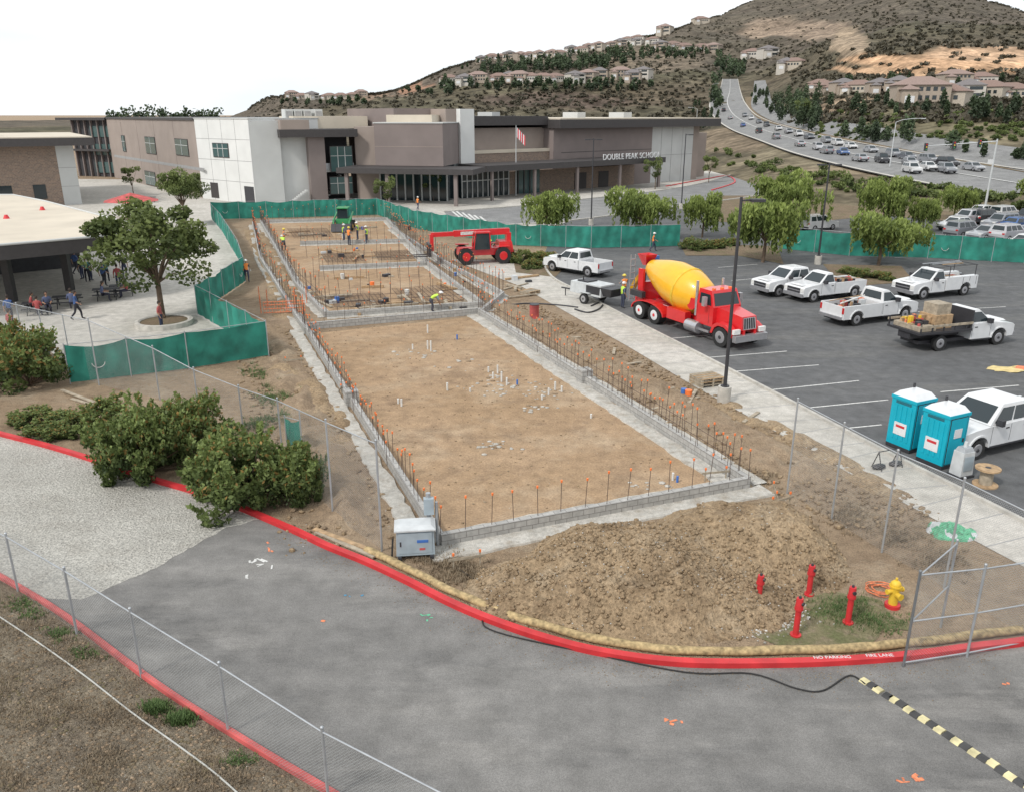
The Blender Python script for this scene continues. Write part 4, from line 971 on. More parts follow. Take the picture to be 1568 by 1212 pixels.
def pickup(name,paint,crew=True,bed='box',rack=False,load=None):
    mb=MB(); w=.98; cr=-.9 if crew else .05
    mb.prism(prof(cr,2.88,.45,[(1.95,.5)],[(2.93,.65),(2.92,1.0),(2.80,1.10),(2.2,1.18),(1.5,1.24),(cr,1.26)]),-w,w,paint)
    mb.box(1.55,2.75,-.55,.55,1.16,1.235,paint,.1,.08)
    green(mb,cr+.02,1.42,cr+.16,.62,1.255,1.93,.93,.74,paint,2 if crew else 1)
    mb.box(cr+.3,.5,-.6,.6,1.925,1.955,paint,.05,.05)
    flares(mb,w,(1.95,),.5,.45,paint)
    mb.box(2.88,3.02,-.97,.97,.42,.66,M_rim); mb.box(2.90,2.955,-.62,.62,.68,1.02,M_dark); mb.box(2.95,2.965,-.6,.6,.82,.87,M_rim)
    for s in (-1,1):
        mb.box(2.88,2.95,s*.64,s*.94,.76,1.02,M_head); mb.box(1.0,1.18,s*.97,s*1.22,1.26,1.5,M_dark)
        for xx in ((cr+.05,.28,1.3) if crew else (cr+.05,1.3)): mb.box(xx,xx+.018,s*.984,s*.978,.55,1.22,M_dark)
        for xx in ((-.6,.4) if crew else (.25,)): mb.box(xx,xx+.18,s*.985,s*1.0,1.05,1.1,M_dark)
        mb.box(cr+.1,1.4,s*.99,s*.9,.38,.45,M_dark)
    mb.box(-2.9,2.8,-.6,.6,.34,.5,M_dark)
    if bed=='box':
        mb.box(-2.88,cr-.03,-.9,.9,.5,.72,M_dark)
        for s in (-1,1):
            pts=prof(-2.9,cr-.03,.45,[(-1.85,.5)],[(cr-.03,1.24),(-2.9,1.24)]); mb.prism(pts,s*.98 if s<0 else .88,-.88 if s<0 else .98,paint)
            mb.box(-2.93,-2.9,s*.97,s*.82,.8,1.15,M_tarlight)
        flares(mb,w,(-1.85,),.5,.45,paint)
        mb.box(-2.92,-2.86,-.86,.86,.6,1.22,paint); mb.box(cr-.1,cr-.04,-.87,.87,.7,1.24,paint); mb.box(-3.05,-2.9,-.9,.9,.45,.62,M_rim)
    if bed=='utility':
        for s in (-1,1):
            pts=prof(-2.9,cr-.03,.5,[(-1.85,.5)],[(cr-.03,1.4),(-2.9,1.4)]); mb.prism(pts,s*1.02 if s<0 else .6,-.6 if s<0 else 1.02,paint)
            for k in range(3): mb.box(-2.75+k*.62,-2.72+k*.62,s*1.026,s*1.0,.8 if k!=1 else 1.05,1.35,M_dark)
        mb.box(-2.9,cr-.03,-.6,.6,.6,.8,paint)
    if bed=='flat':
        mb.box(-3.4,cr-.1,-1.12,1.12,.95,1.07,M_dark); mb.box(-3.3,cr-.2,-.4,.4,.6,.95,M_dark)
        for s in (-1,1):
            for k in range(5): mb.box(-3.35+k*.72,-3.28+k*.72,s*1.1,s*1.05,1.07,1.45,M_dark)
            mb.box(-3.4,cr-.1,s*1.12,s*1.07,1.3,1.42,M_wood2)
        mb.box(cr-.2,cr-.12,-1.1,1.1,1.07,2.0,M_dark)
    if rack:
        for s in (-1,1):
            mb.cyl((-2.8,s*.9,2.15),(1.2,s*.85,2.15),.025,.025,M_dark,6)
            for xx in (-2.7,cr-.3): mb.cyl((xx,s*.9,1.2),(xx,s*.9,2.15),.03,.03,M_dark,6)
        for xx in (-2.7,-1.8,cr-.3,1.0): mb.cyl((xx,-.9,2.15),(xx,.9,2.15),.025,.025,M_dark,6)
        for k in range(3): mb.box(-2.6+k*.3,.9-k*.5,-.5+k*.4,-.42+k*.4,2.18,2.22,random.choice([M_wood,M_grey]))
    if load=='tools':
        for _ in range(30):
            x=random.uniform(-2.75,cr-.5);y=random.uniform(-.75,.5);s=random.uniform(.08,.26); mb.box(x,x+s*1.5,y,y+s,.72,.9+random.random()*.55,random.choice([M_wood,M_lgrey,M_opaint,M_redf,M_wood2,M_dark,M_dark,M_grey]))
        mb.cyl((-2.6,-.3,1.3),(-.3,.2,1.5),.05,.05,M_pvc); mb.cyl((-2.7,.5,1.3),(-.2,.5,1.45),.03,.03,M_wood)
    if load=='lumber':
        mb.box(-2.0,-.9,-.6,.5,1.07,1.75,M_wood); mb.box(-1.9,-1.0,-.5,.4,1.75,2.3,M_wood2); mb.box(-3.2,-2.2,-.9,.9,1.07,1.3,M_wood2)
        for _ in range(26):
            x=random.uniform(-3.2,-2.1);y=random.uniform(-.9,.7);s=random.uniform(.08,.26); mb.box(x,x+s,y,y+s,1.3,1.35+random.random()*.35,random.choice([M_wood,M_yel2,M_opaint,M_dark,M_redf,M_dark]))
    for x in (1.95,-1.85):
        for s in (-1,1): wheel(mb,x,s*.86,.40,.25)
    return mb.mesh(name)
def car(name,paint,kind='sedan'):
    mb=MB(); w=.9; L=2.3; suv=kind=='suv'; zb=.3; zt=1.45 if not suv else 1.72; hz=.88 if not suv else 1.02
    top=[(L,.5),(L-.05,hz-.18),(L-.4,hz-.06),(.95,hz+.04),(-1.5,hz+.08),(-L+.15,hz+(.0 if not suv else .08)),(-L,hz-.25)]
    mb.prism(prof(-L,L,zb,[(1.4,.38),(-1.4,.38)],top),-w,w,paint)
    if suv: green(mb,-2.2,1.0,-2.0,.35,hz+.03,zt,.86,.68,paint,3)
    else: green(mb,-1.75,1.05,-1.1,.3,hz+.02,zt,.84,.62,paint,2)
    mb.box(L-.05,L+.04,-.7,.7,.3,.5,M_dark); mb.box(-L-.04,-L+.05,-.8,.8,.35,.5,M_dark)
    for s in (-1,1):
        mb.box(L-.2,L-.02,s*.86,s*.55,hz-.24,hz-.1,M_head); mb.box(-L-.02,-L+.12,s*.86,s*.6,hz-.25,hz-.1,M_tarlight)
        mb.box(.75,.9,s*.9,s*1.05,hz+.02,hz+.15,paint)
        for x in (1.4,-1.4): wheel(mb,x,s*.8,.33,.2)
    return mb.mesh(name)
PK=pickup('pickup_truck',M_white); PKt=pickup('pickup_truck',M_white,False,'box',False,'tools'); PU=pickup('utility_truck',M_white,False,'utility',True,'tools'); PF=pickup('flatbed_truck',M_white,False,'flat',False,'lumber')
def along(name,me,x,y,ang,**k):
    p=G(x,y); o=inst(name,me,(p.x,p.y,.006),ang,.035,k.get('s',1)); return o
UB=TH
along('pickup_truck',PK,1210,448,UB+math.pi+.05); along('pickup_truck',PKt,1262,456,UB+math.pi+.05)
along('pickup_truck',PKt,1328,490,UB+.02,s=1.05); along('flatbed_truck',PF,1458,526,UB-.05,s=1.1); along('utility_truck',PU,1428,452,UB+math.pi+.0,s=1.03)
along('pickup_truck',PK,1512,678,UB+math.pi+.05,s=1.03)
along('pickup_truck',PK,884,418,UB+2.0)
CARS=[car('car',simple('car_paint_%d'%i,c,.3,metal=.2,coat=.6,vary=.03),k) for i,(c,k) in enumerate([((.5,.5,.52),'suv'),((.65,.65,.65),'sedan'),((.03,.03,.035),'suv'),((.05,.12,.3),'sedan'),((.25,.26,.28),'suv'),((.12,.13,.15),'sedan'),((.6,.6,.6),'suv'),((.35,.36,.38),'sedan')])]
def pcar(i,x,y,ang,nm='parked_car'):
    p=T(x,y); inst(nm,CARS[i%8],(p.x,p.y,p.z+.36 if p.z>.5 else .006),ang,0)
for i,(x,y) in enumerate([(1252,352),(1462,352),(1508,342),(1530,350),(1558,352),(1510,366),(1545,368),(1568,382),(1590,358),(1480,343),(1600,375),(1500,332),(1538,336),(1572,342),(1475,362)]): pcar([6,1,2,4,3,7,0,1,5,0,3,1,6,2,4][i],x,y,UB+(math.pi if i%2 else 0)+.1)
for fr,cnt,x0 in ((.28,8,0),(.68,17,1)):
    for i in range(cnt):
        u=np.interp(i/(cnt-1)+random.uniform(-.012,.012),[0,1],[3.0,7.9] if x0 else [2.6,6.8]); k=int(u); f=u-k
        A=[main[k][j]*(1-f)+main[k+1][j]*f for j in range(4)]; u2=u+.1; k2=int(u2); f2=u2-k2; B=[main[k2][j]*(1-f2)+main[k2+1][j]*f2 for j in range(4)]
        a=T(A[0]+(A[2]-A[0])*fr,A[1]+(A[3]-A[1])*fr); b_=T(B[0]+(B[2]-B[0])*fr,B[1]+(B[3]-B[1])*fr)
        inst('car',CARS[random.randrange(8)],(a.x,a.y,a.z+.36),math.atan2(b_.y-a.y,b_.x-a.x)+math.pi*(1-x0))
for i,(x,y) in enumerate([(1252,232),(1290,240),(1395,268),(1420,264),(1448,268),(1392,256),(1350,252)]):
    a=T(x,y);b_=T(x+22,y+7); inst('car',CARS[(i*3)%8],(a.x,a.y,a.z+.36),math.atan2(b_.y-a.y,b_.x-a.x))
# ---- concrete mixer truck
mb=MB()
for s in (-1,1):
    mb.box(-4.6,4.2,s*.35,s*.47,.75,1.02,M_redv)
    wheel(mb,3.3,s*1.08,.53,.3,M_rim)
    for x in (-1.9,-3.25):
        mb.cyl((x,s*.75,.53),(x,s*1.28,.53),.53,.53,M_black,20); mb.cyl((x,s*1.28,.53),(x,s*1.29,.53),.3,.22,M_white,14); mb.cyl((x,s*1.2,.53),(x,s*1.3,.53),.12,.1,M_redv,8)
    arc=[(-2.575+1.45*math.cos(a),.55+.68*math.sin(a)) for a in np.linspace(math.pi,0,13)]
    arc2=[(-2.575+1.38*math.cos(a),.55+.60*math.sin(a)) for a in np.linspace(0,math.pi,13)]
    mb.prism(arc+arc2,s*.7,s*1.27,M_redv)
    mb.prism([(2.55,.6),(2.7,1.05),(3.0,1.25),(3.6,1.25),(3.95,1.05),(4.05,.65),(3.9,.65),(3.8,.95),(3.5,1.1),(3.1,1.1),(2.85,.95),(2.7,.6)],s*.75,s*1.22,M_redv)
    mb.box(4.05,4.2,s*.7,s*1.15,.85,1.1,M_head)
    mb.box(2.0,2.2,s*1.2,s*1.42,1.95,2.45,M_rim); mb.cyl((1.6,s*1.05,.6),(.7,s*1.05,.6),.33,.33,M_rim,14); mb.box(-.9,.6,s*.75,s*1.2,.6,1.25,M_redv)
    mb.cyl((1.15,s*.95,1.2),(1.15,s*.95,3.1),.08,.08,M_rim,10)
    mb.box(1.35,2.35,s*1.03,s*1.12,.5,.62,M_rim); mb.box(1.3,1.315,s*1.022,s*1.03,1.0,1.9,M_dark); mb.box(2.2,2.215,s*1.022,s*1.03,1.0,1.9,M_dark)
hb=[(2.2,-.78,1.0),(4.15,-.58,1.0),(4.15,.58,1.0),(2.2,.78,1.0)];ht=[(2.2,-.75,1.95),(4.05,-.52,1.7),(4.05,.52,1.7),(2.2,.75,1.95)]
mb.hexa(hb,ht,M_redv); mb.fq(hb[1],hb[2],ht[2],ht[1],.1,.9,.05,.92,.02,M_rim)
for k in range(5): mb.fq(hb[1],hb[2],ht[2],ht[1],.14+k*.15,.24+k*.15,.1,.88,.03,M_dark)
mb.box(4.1,4.35,-1.15,1.15,.45,.8,M_rim)
mb.box(1.25,2.5,-1.02,1.02,.85,1.9,M_redv)
cb=[(1.25,-1.02,1.9),(2.5,-1.02,1.9),(2.5,1.02,1.9),(1.25,1.02,1.9)];ct=[(1.3,-.92,2.75),(2.2,-.92,2.75),(2.2,.92,2.75),(1.3,.92,2.75)]
mb.hexa(cb,ct,M_redv); mb.fq(cb[1],cb[2],ct[2],ct[1],.06,.94,.08,.82,.015,M_glass); mb.fq(cb[0],cb[1],ct[1],ct[0],.15,.88,.08,.75,.015,M_glass); mb.fq(cb[2],cb[3],ct[3],ct[2],.12,.85,.08,.75,.015,M_glass)
for s in (-.6,0,.6): mb.box(1.95,2.1,s-.07,s+.07,2.75,2.83,M_orange)
ax=Vector((-1,0,.22)).normalized(); p0=Vector((.85,0,1.9))
mb.rev([(0,.01),(0,.75),(.22,.98),(1.0,1.22),(1.6,1.27),(2.5,1.24),(3.4,1.0),(4.4,.62),(4.7,.5),(4.72,.42),(4.5,.40)],p0,ax,M_yellow,32)
mb.rev([(1.35,1.255),(1.37,1.30),(1.5,1.30),(1.52,1.26)],p0,ax,M_yel2,32); mb.cyl(p0-ax*.35,p0,.3,.35,M_dark,12)
mb.rev([(4.72,.42),(4.3,.1)],p0,ax,M_dark,20)
mb.box(.6,1.1,-.5,.5,1.0,1.9,M_redv); mb.box(-3.9,-3.6,-.8,.8,1.0,2.1,M_redv); mb.box(-3.95,-3.5,-.85,-.7,1.0,2.9,M_redv); mb.box(-3.95,-3.5,.7,.85,1.0,2.9,M_redv)
mb.cyl((.75,-.95,1.75),(.75,.95,1.75),.33,.33,M_redv,14)
mb.add([(-4.6,-.45,3.65),(-3.8,-.45,3.65),(-3.8,.45,3.65),(-4.6,.45,3.65),(-4.35,-.22,3.0),(-4.0,-.22,3.0),(-4.0,.22,3.0),(-4.35,.22,3.0)],[(0,1,5,4),(1,2,6,5),(2,3,7,6),(3,0,4,7)],M_redv)
for k in range(2):
    a=Vector((-4.3-k*.7,0,2.6-k*.75)); b2=Vector((-5.0-k*.7,.2*k,1.85-k*.75))
    mb.add([a+Vector((0,-.28,.15)),a+Vector((0,-.15,-.1)),a+Vector((0,.15,-.1)),a+Vector((0,.28,.15)),b2+Vector((0,-.26,.15)),b2+Vector((0,-.14,-.1)),b2+Vector((0,.14,-.1)),b2+Vector((0,.26,.15))],[(0,4,5,1),(1,5,6,2),(2,6,7,3)],M_yellow)
mb.cyl((-4.3,0,2.5),(-4.3,0,1.0),.06,.06,M_dark)
for k in range(7): mb.box(-4.62,-4.56,-.95,-.6,.9+k*.4,.94+k*.4,M_rim)
mb.cyl((-4.6,-.95,.8),(-4.6,-.95,3.6),.03,.03,M_rim);mb.cyl((-4.6,-.6,.8),(-4.6,-.6,3.6),.03,.03,M_rim)
mb.box(-4.5,-4.1,.5,.9,2.7,3.5,M_blue); mb.box(-4.3,-3.2,-1.15,-.85,1.25,1.6,M_dark)
mx=mb.mesh('concrete_mixer_truck')
a=G(985,490);b_=G(1100,531); d=(b_-a).normalized(); an=math.atan2(d.y,d.x); left=Vector((-d.y,d.x,0)); c=b_-d*3.3*1.16+left*1.2
inst('concrete_mixer_truck',mx,(c.x,c.y,.006),an,.02,(1.18,1.0,1.07))
# ---- pump trailer
mb=MB()
mb.box(-1.6,1.4,-.75,.75,.6,1.4,M_lgrey,.05,.05); mb.box(-1.5,-.2,-.76,.76,.75,1.3,M_dark); mb.hexa([(-2.3,-.5,.7),(-1.5,-.5,.7),(-1.5,.5,.7),(-2.3,.5,.7)],[(-2.6,-.75,1.3),(-1.5,-.75,1.3),(-1.5,.75,1.3),(-2.6,.75,1.3)],M_dark)
mb.cyl((1.4,0,.6),(3.0,0,.55),.06,.06,M_dark)
for s in (-1,1): wheel(mb,-.2,s*.9,.36,.22); mb.box(-.7,.3,s*.78,s*1.02,.78,.82,M_lgrey)
mb.cyl((2.6,0,0),(2.6,0,.6),.04,.04,M_dark); mb.cyl((.5,.3,1.4),(.5,.3,1.8),.05,.05,M_dark); mb.box(-.1,.9,-.5,.5,1.4,1.5,M_dark)
p=G(905,462); mb.obj('concrete_pump_trailer',(p.x,p.y,.006),UB+1.9,.03)
wire('concrete_hose',[(880,475),(900,480),(918,474),(925,462),(905,470)],.055,M_dark,.07)
wire('concrete_hose',[(885,472),(850,468),(805,466),(772,470)],.05,M_dark,.06); wire('concrete_hose',[(725,467),(690,470),(640,476),(575,481)],.05,M_dark,.06)
# ---- telehandler
mb=MB()
mb.box(-2.6,2.2,-.75,.75,.7,1.25,M_redv,.1,.05); mb.box(-2.7,-1.3,-.9,.9,.9,1.75,M_redv,.15,.08); mb.box(-.9,.7,-1.15,-.45,.95,1.5,M_redv)
cb=[(-.6,.25,1.2),(.9,.25,1.2),(.9,1.1,1.2),(-.6,1.1,1.2)];ct=[(-.5,.3,2.5),(.6,.3,2.5),(.6,1.05,2.5),(-.5,1.05,2.5)]
mb.hexa(cb,ct,M_glass); mb.box(-.6,.75,.22,1.12,2.5,2.6,M_redv)
for x,y in ((-.6,.25),(.9,.25),(.9,1.1),(-.6,1.1)): mb.cyl((x,y,1.2),(x*.85,y,2.5),.05,.05,M_redv)
mb.M=Matrix.Translation((-2.5,0,2.45))@Matrix.Rotation(math.radians(1),4,'Y'); mb.box(0,5.0,-.34,.15,-.2,.28,M_redv); mb.box(5.0,7.0,-.26,.08,-.14,.2,M_redv); mb.box(.6,2.5,-.35,-.34,-.05,.15,M_whitem)
mb.box(2.4,4.4,.15,.153,-.08,.18,M_whitem)
mb.M=None
mb.box(-2.6,-2.2,-.5,.3,1.7,2.4,M_redv)
mb.box(4.6,4.8,-.9,.9,.7,1.7,M_dark); mb.box(4.3,4.6,-.3,.25,1.1,2.4,M_redv)
for s in (-.5,.5): mb.box(4.8,6.1,s-.07,s+.07,.7,.77,M_dark)
mb.cyl((-1.0,0,1.2),(.6,-.1,2.2),.07,.07,M_rim)
for x in (-1.7,1.6):
    for s in (-1,1):
        mb.cyl((x,s*.85,.68),(x,s*1.3,.68),.68,.68,M_black,18); mb.cyl((x,s*1.3,.68),(x,s*1.31,.68),.36,.3,M_redv,12)
        mb.box(x-.6,x+.6,s*.8,s*1.25,1.38,1.44,M_redv)
p=G(738,402); mb.obj('telehandler',(p.x,p.y,0),UB+math.pi-.15,.02,(1,1,1.08))
# ---- green skid steer
mb=MB(); mb.box(-1.3,.9,-.65,.65,.4,1.1,M_greenp,.08,.03); mb.box(-.8,.6,-.5,.5,1.1,2.0,M_glass,.08,.05); mb.box(-.85,.65,-.55,.55,2.0,2.1,M_greenp)
for s in (-1,1):
    mb.cyl((-1.2,s*.75,1.5),(1.3,s*.75,1.0),.09,.09,M_greenp); mb.cyl((1.3,s*.75,1.0),(1.7,s*.7,.4),.09,.09,M_greenp)
    for x in (-.8,.7): mb.cyl((x,s*.65,.42),(x,s*.95,.42),.42,.42,M_black,14); mb.cyl((x,s*.95,.42),(x,s*.96,.42),.2,.2,M_yellow,10)
mb.hexa([(1.5,-.9,.1),(2.3,-.9,.1),(2.3,.9,.1),(1.5,.9,.1)],[(1.5,-.9,.75),(1.75,-.9,.75),(1.75,.9,.75),(1.5,.9,.75)],M_dark)
p=G(527,352); mb.obj('skid_steer_loader',(p.x,p.y,0),UB-1.9,.02,1.2)
# ------------------------------------------------------------ site items
def lamp(name,x,y,yt,arm=1.2,base=True,double=False,adir=0.0,r=.085):
    p=T(x,y); h0=hgt(p,yt)-p.z; mb=MB()
    if base: mb.cyl((0,0,0),(0,0,.75),.3,.3,M_curbc,16); mb.cyl((0,0,.75),(0,0,.8),.2,.2,M_dark,8)
    mb.cyl((0,0,.0 if not base else .75),(0,0,h0),r,r*.75,M_dark if base else M_grey,10)
    for s in ((1,-1) if double else (1,)):
        mb.cyl((0,0,h0-.15),(s*arm*.4,0,h0-.12),.04,.04,M_dark,6); mb.box(s*arm*.4,s*(arm*.4+.6),-.18,.18,h0-.2,h0-.08,M_dark)
    mb.obj(name,p,adir)
lamp('parking_lamp_post',1108,615,302,1.0); lamp('parking_lamp_post',1252,405,250,1,double=True); lamp('parking_lamp_post',905,345,212,1,double=True); lamp('parking_lamp_post',1043,320,205,1)
def cobra(name,x,y,yt,L,dirx=1):
    p=T(x,y); h0=hgt(p,yt)-p.z; mb=MB(); mb.cyl((0,0,-1),(0,0,h0-.6),.11,.07,M_lgrey,8)
    pts=[(0,0,h0-.6),(dirx*L*.25,0,h0-.2),(dirx*L*.6,0,h0),(dirx*L,0,h0+.05)]; mb.tube(pts,.05,M_lgrey,6); mb.box(dirx*L,dirx*(L+.7),-.15,.15,h0-.05,h0+.1,M_lgrey)
    mb.obj(name,p,0)
cobra('street_lamp',1362,258,182,4.5); cobra('street_lamp',1090,150,128,3); cobra('street_lamp',1065,210,165,3,-1)
p=T(1508,320); h0=hgt(p,213)-p.z; mb=MB(); mb.cyl((0,0,-.5),(0,0,h0),.16,.1,M_lgrey,10); L=(1508-1398)/FPX*p.y*1.02
mb.cyl((0,0,h0-.3),(-L,0,h0-.9),.09,.05,M_lgrey,8)
for k in (0.25,.6,.98):
    zz=h0-.3-.6*k
    mb.box(-L*k-.18,-L*k+.18,-.35,-.05,zz-.6,zz+.4,M_dark)
    for j,mm in enumerate((M_tarlight,M_yel2,M_greenp)): mb.cyl((-L*k,-.35,zz+.22-j*.32),(-L*k,-.37,zz+.22-j*.32),.1,.1,mm,8)
mb.box(-.8,-.1,-.03,0,h0-3.2,h0-2.6,M_white); mb.obj('traffic_signal',p,.1)
def toilet():
    mb=MB(); w=.55; mb.box(-w,w,-w,w,0,.15,M_dark)
    mb.box(-w,w,-w,w,.15,2.0,M_teal); mb.box(-w-.03,w+.03,-w-.03,w+.03,2.0,2.12,M_teal)
    mb.hexa([(-w,-w,2.12),(w,-w,2.12),(w,w,2.12),(-w,w,2.12)],[(-w+.1,-w+.2,2.32),(w-.1,-w+.2,2.32),(w-.1,w-.2,2.32),(-w+.1,w-.2,2.32)],M_white)
    mb.box(-.42,.42,-w-.03,-w,.2,1.95,M_teal); mb.box(-.46,.46,-w-.012,-w,.17,1.99,M_dark); mb.box(-.2,.2,-w-.045,-w-.03,1.2,1.55,M_white); mb.box(.3,.36,-w-.06,-w-.03,1.0,1.15,M_dark)
    for k in range(4): mb.box(-w-.02,-w,-.4+k*.22,-.3+k*.22,.4,1.8,M_teal); mb.box(w,w+.02,-.4+k*.22,-.3+k*.22,.4,1.8,M_teal)
    for k in range(3):mb.box(-w-.015,-w,-.35,.35,1.85+k*.04,1.865+k*.04,M_dark)
    mb.cyl((.35,.35,2.1),(.35,.35,2.5),.05,.05,M_dark,8); mb.box(-w-.025,-w,-.28,.28,.6,1.1,M_white); mb.box(-w-.028,-w-.024,-.2,.2,.9,1.0,M_red)
    return mb.mesh('portable_toilet')
TM=toilet()
for x,y in ((1388,684),(1436,708)):
    p=G(x,y); inst('portable_toilet',TM,(p.x,p.y,.02),TH+.08,.02,1.0)
p=G(1508,742); mb=MB(); mb.cyl((0,0,0),(0,0,.06),.42,.42,M_wood,18); mb.cyl((0,0,.06),(0,0,.62),.22,.22,M_wood2,14); mb.cyl((0,0,.62),(0,0,.68),.42,.42,M_wood,18); mb.cyl((0,0,.68),(0,0,.685),.1,.1,M_dark,10); mb.obj('cable_spool',p,0,0,1.0)
p=G(1470,728); mb=MB(); mb.box(-.3,.3,-.25,.25,.1,1.0,M_lgrey,.03,.03); mb.box(-.22,.22,-.26,-.25,.3,.85,M_boxb); mb.box(-.25,.25,-.2,.2,1.0,1.15,M_grey,.05,.05); mb.cyl((0,0,1.1),(0,0,1.35),.08,.06,M_lgrey); mb.box(-.35,.35,-.3,.3,0,.1,M_dark); mb.obj('hand_wash_station',p,TH,.01,1.0)
p=G(1358,715); mb=MB()
for s in (-1,1): mb.cyl((s*.5,-.25,0),(s*.5,0,.7),.02,.02,M_dark); mb.cyl((s*.5,.25,0),(s*.5,0,.7),.02,.02,M_dark)
mb.cyl((-.5,0,.7),(.5,0,.7),.02,.02,M_dark); mb.sph((-.4,0,.1),.22,M_dark,8,5,(1.4,.8,.5)); mb.sph((.4,0,.1),.22,M_dark,8,5,(1.4,.8,.5)); mb.obj('sandbag_stand',p,TH)
def pallets(x,y,n,rz,s=1):
    p=G(x,y); mb=MB()
    for k in range(n):
        z=k*.14
        for j in range(7): mb.box(-.6,.6,-.5+j*.15,-.4+j*.15,z+.11,z+.13,random.choice([M_wood,M_wood2]))
        for j in (-.5,0,.45): mb.box(j*1.1-.04,j*1.1+.04,-.5,.5,z,z+.11,M_wood2)
    mb.obj('pallet_stack',p,rz,0,s)
pallets(1082,588,3,TH,1.1); pallets(812,450,2,TH+.4,1); pallets(660,390,2,TH)
mb=MB()
for i,(x,y,l,an_) in enumerate([(1035,618,3,.6),(1000,600,2.4,.4),(790,440,3,.9),(800,455,2.5,.5),(870,520,1.5,.2),(550,470,3,.1),(600,470,3,.15),(640,465,2.5,.1),(545,462,2,.3),(1060,610,2,1.2),(620,400,2,.3),(590,395,2.5,.2),(528,836,2.6,2.5),(520,828,2.2,2.55),(120,610,3,2.5),(140,620,3,2.6),(1150,640,1.6,.9),(960,560,1.8,.5),(940,540,1.2,1.4)]):
    p=G(x,y); mb.M=Matrix.Translation((p.x,p.y,.02+(i%5)*.02))@Matrix.Rotation(an_,4,'Z'); mb.box(-l/2,l/2,-.08,.08,0,.05,random.choice([M_wood,M_wood2,M_wood2])); mb.M=None
mb.obj('lumber_planks')
p=G(818,490); mb=MB(); mb.cyl((0,0,.12),(0,0,1.0),.3,.3,M_redf,12); mb.box(-.5,.5,-.4,.4,0,.12,M_wood2); mb.cyl((0,0,1.0),(0,0,1.03),.32,.32,M_dark,12); mb.obj('red_drum',p,.3)
p=G(637,848); mb=MB()
mb.box(-.6,.6,-.35,.35,.16,1.0,M_boxb,.02,.02); mb.box(-.64,.64,-.4,.4,1.0,1.05,M_lgrey); mb.hexa([(-.62,-.38,1.052),(.62,-.38,1.052),(.62,.38,1.052),(-.62,.38,1.052)],[(-.5,-.2,1.13),(.5,-.2,1.13),(.5,.3,1.13),(-.5,.3,1.13)],M_lgrey)
mb.box(-.52,.52,-.362,-.35,.24,.94,M_boxb); mb.box(.05,.40,-.37,-.36,.60,.70,M_blue); mb.box(.12,.30,-.368,-.355,.34,.42,M_redf); mb.box(-.48,-.44,-.38,-.36,.5,.66,M_dark)
for s in (-1,1): mb.box(s*.5-.06,s*.5+.06,-.45,.45,0,.16,M_dark); mb.cyl((s*.5,-.4,.07),(s*.5+.05,-.4,.07),.08,.08,M_black)
mb.cyl((.45,.45,.0),(.45,.45,1.9),.08,.08,M_grey,8); mb.box(.3,.62,.3,.5,1.2,1.75,M_boxb); mb.cyl((.7,.4,0),(.7,.4,1.6),.05,.05,M_grey,8); mb.cyl((-.7,0,.6),(-.75,-.2,.05),.03,.03,M_black)
mb.obj('electrical_cabinet',p,.12,.01,.95)
def riser(x,y,yt):
    p=G(x,y); h0=hgt(p,yt); mb=MB(); mb.cyl((0,0,0),(0,0,.05),.14,.14,M_red,12); mb.cyl((0,0,0),(0,0,h0*.74),.075,.075,M_red,12)
    mb.cyl((0,0,h0*.7),(0,0,h0*.76),.11,.11,M_red,12); mb.cyl((0,0,h0*.76),(0,0,h0),.10,.085,M_red,10); mb.cyl((0,0,h0),(0,0,h0+.06),.04,.03,M_dark,6); mb.cyl((0,-.12,h0*.88),(0,0,h0*.88),.05,.05,M_dark,8)
    mb.obj('fire_riser_post',p,random.uniform(0,1))
riser(1161,922,880);riser(1238,910,865);riser(1218,972,915);riser(1298,953,898)
p=G(1366,928); mb=MB(); mb.cyl((0,0,0),(0,0,.1),.2,.2,M_red,12); mb.cyl((0,0,.1),(0,0,.7),.12,.12,M_yel2,14); mb.cyl((0,0,.62),(0,0,.66),.16,.16,M_yel2,14); mb.sph((0,0,.68),.14,M_yel2,12,6,(1,1,.95)); mb.cyl((0,0,.8),(0,0,.88),.035,.035,M_yel2,6); mb.cyl((-.22,0,.5),(.22,0,.5),.06,.06,M_yel2,10); mb.cyl((0,-.22,.42),(0,0,.42),.08,.08,M_yel2,10); mb.cyl((0,-.25,.42),(0,-.22,.42),.1,.1,M_yel2,6)
for s in(-1,1): mb.cyl((s*.22,0,.5),(s*.26,0,.5),.075,.075,M_yel2,6)
mb.obj('fire_hydrant',p,.3,0,1.0)
mb=MB()
pts=[]
c0=G(1348,905)
for k in range(90):
    a=k*.40; r=.26+.08*math.sin(k*.17); pts.append((c0.x+r*1.3*math.cos(a)+.05*math.sin(k*.3),c0.y+r*math.sin(a),.05+.03*math.sin(k*.9)+k*.001))
mb.tube(pts,.014,M_opaint,5); mb.obj('hose_coil')
mb=MB()
for _ in range(1200):
    p=G(1160+random.gauss(0,34),945+random.gauss(0,12)); s=random.uniform(.012,.05); mb.sph((p.x,p.y,.02),s,random.choice([M_conc2,M_whitem,M_gravel,M_gravel]),5,3,(1,.8,.6))
mb.obj('white_gravel')
def stake(x,y,w=.4,h0=.45,rz=.2):
    p=G(x,y); mb=MB(); mb.box(-w-.02,-w+.02,-.015,.015,0,h0,M_wood2); mb.box(w-.02,w+.02,-.015,.015,0,h0,M_wood2); mb.box(-w-.15,w+.15,-.03,-.015,h0-.16,h0-.08,M_wood2); mb.box(-w-.03,-w+.03,-.03,.02,h0,h0+.08,M_orange); mb.box(w-.03,w+.03,-.03,.02,h0,h0+.08,M_orange); mb.obj('batter_board',p,rz)
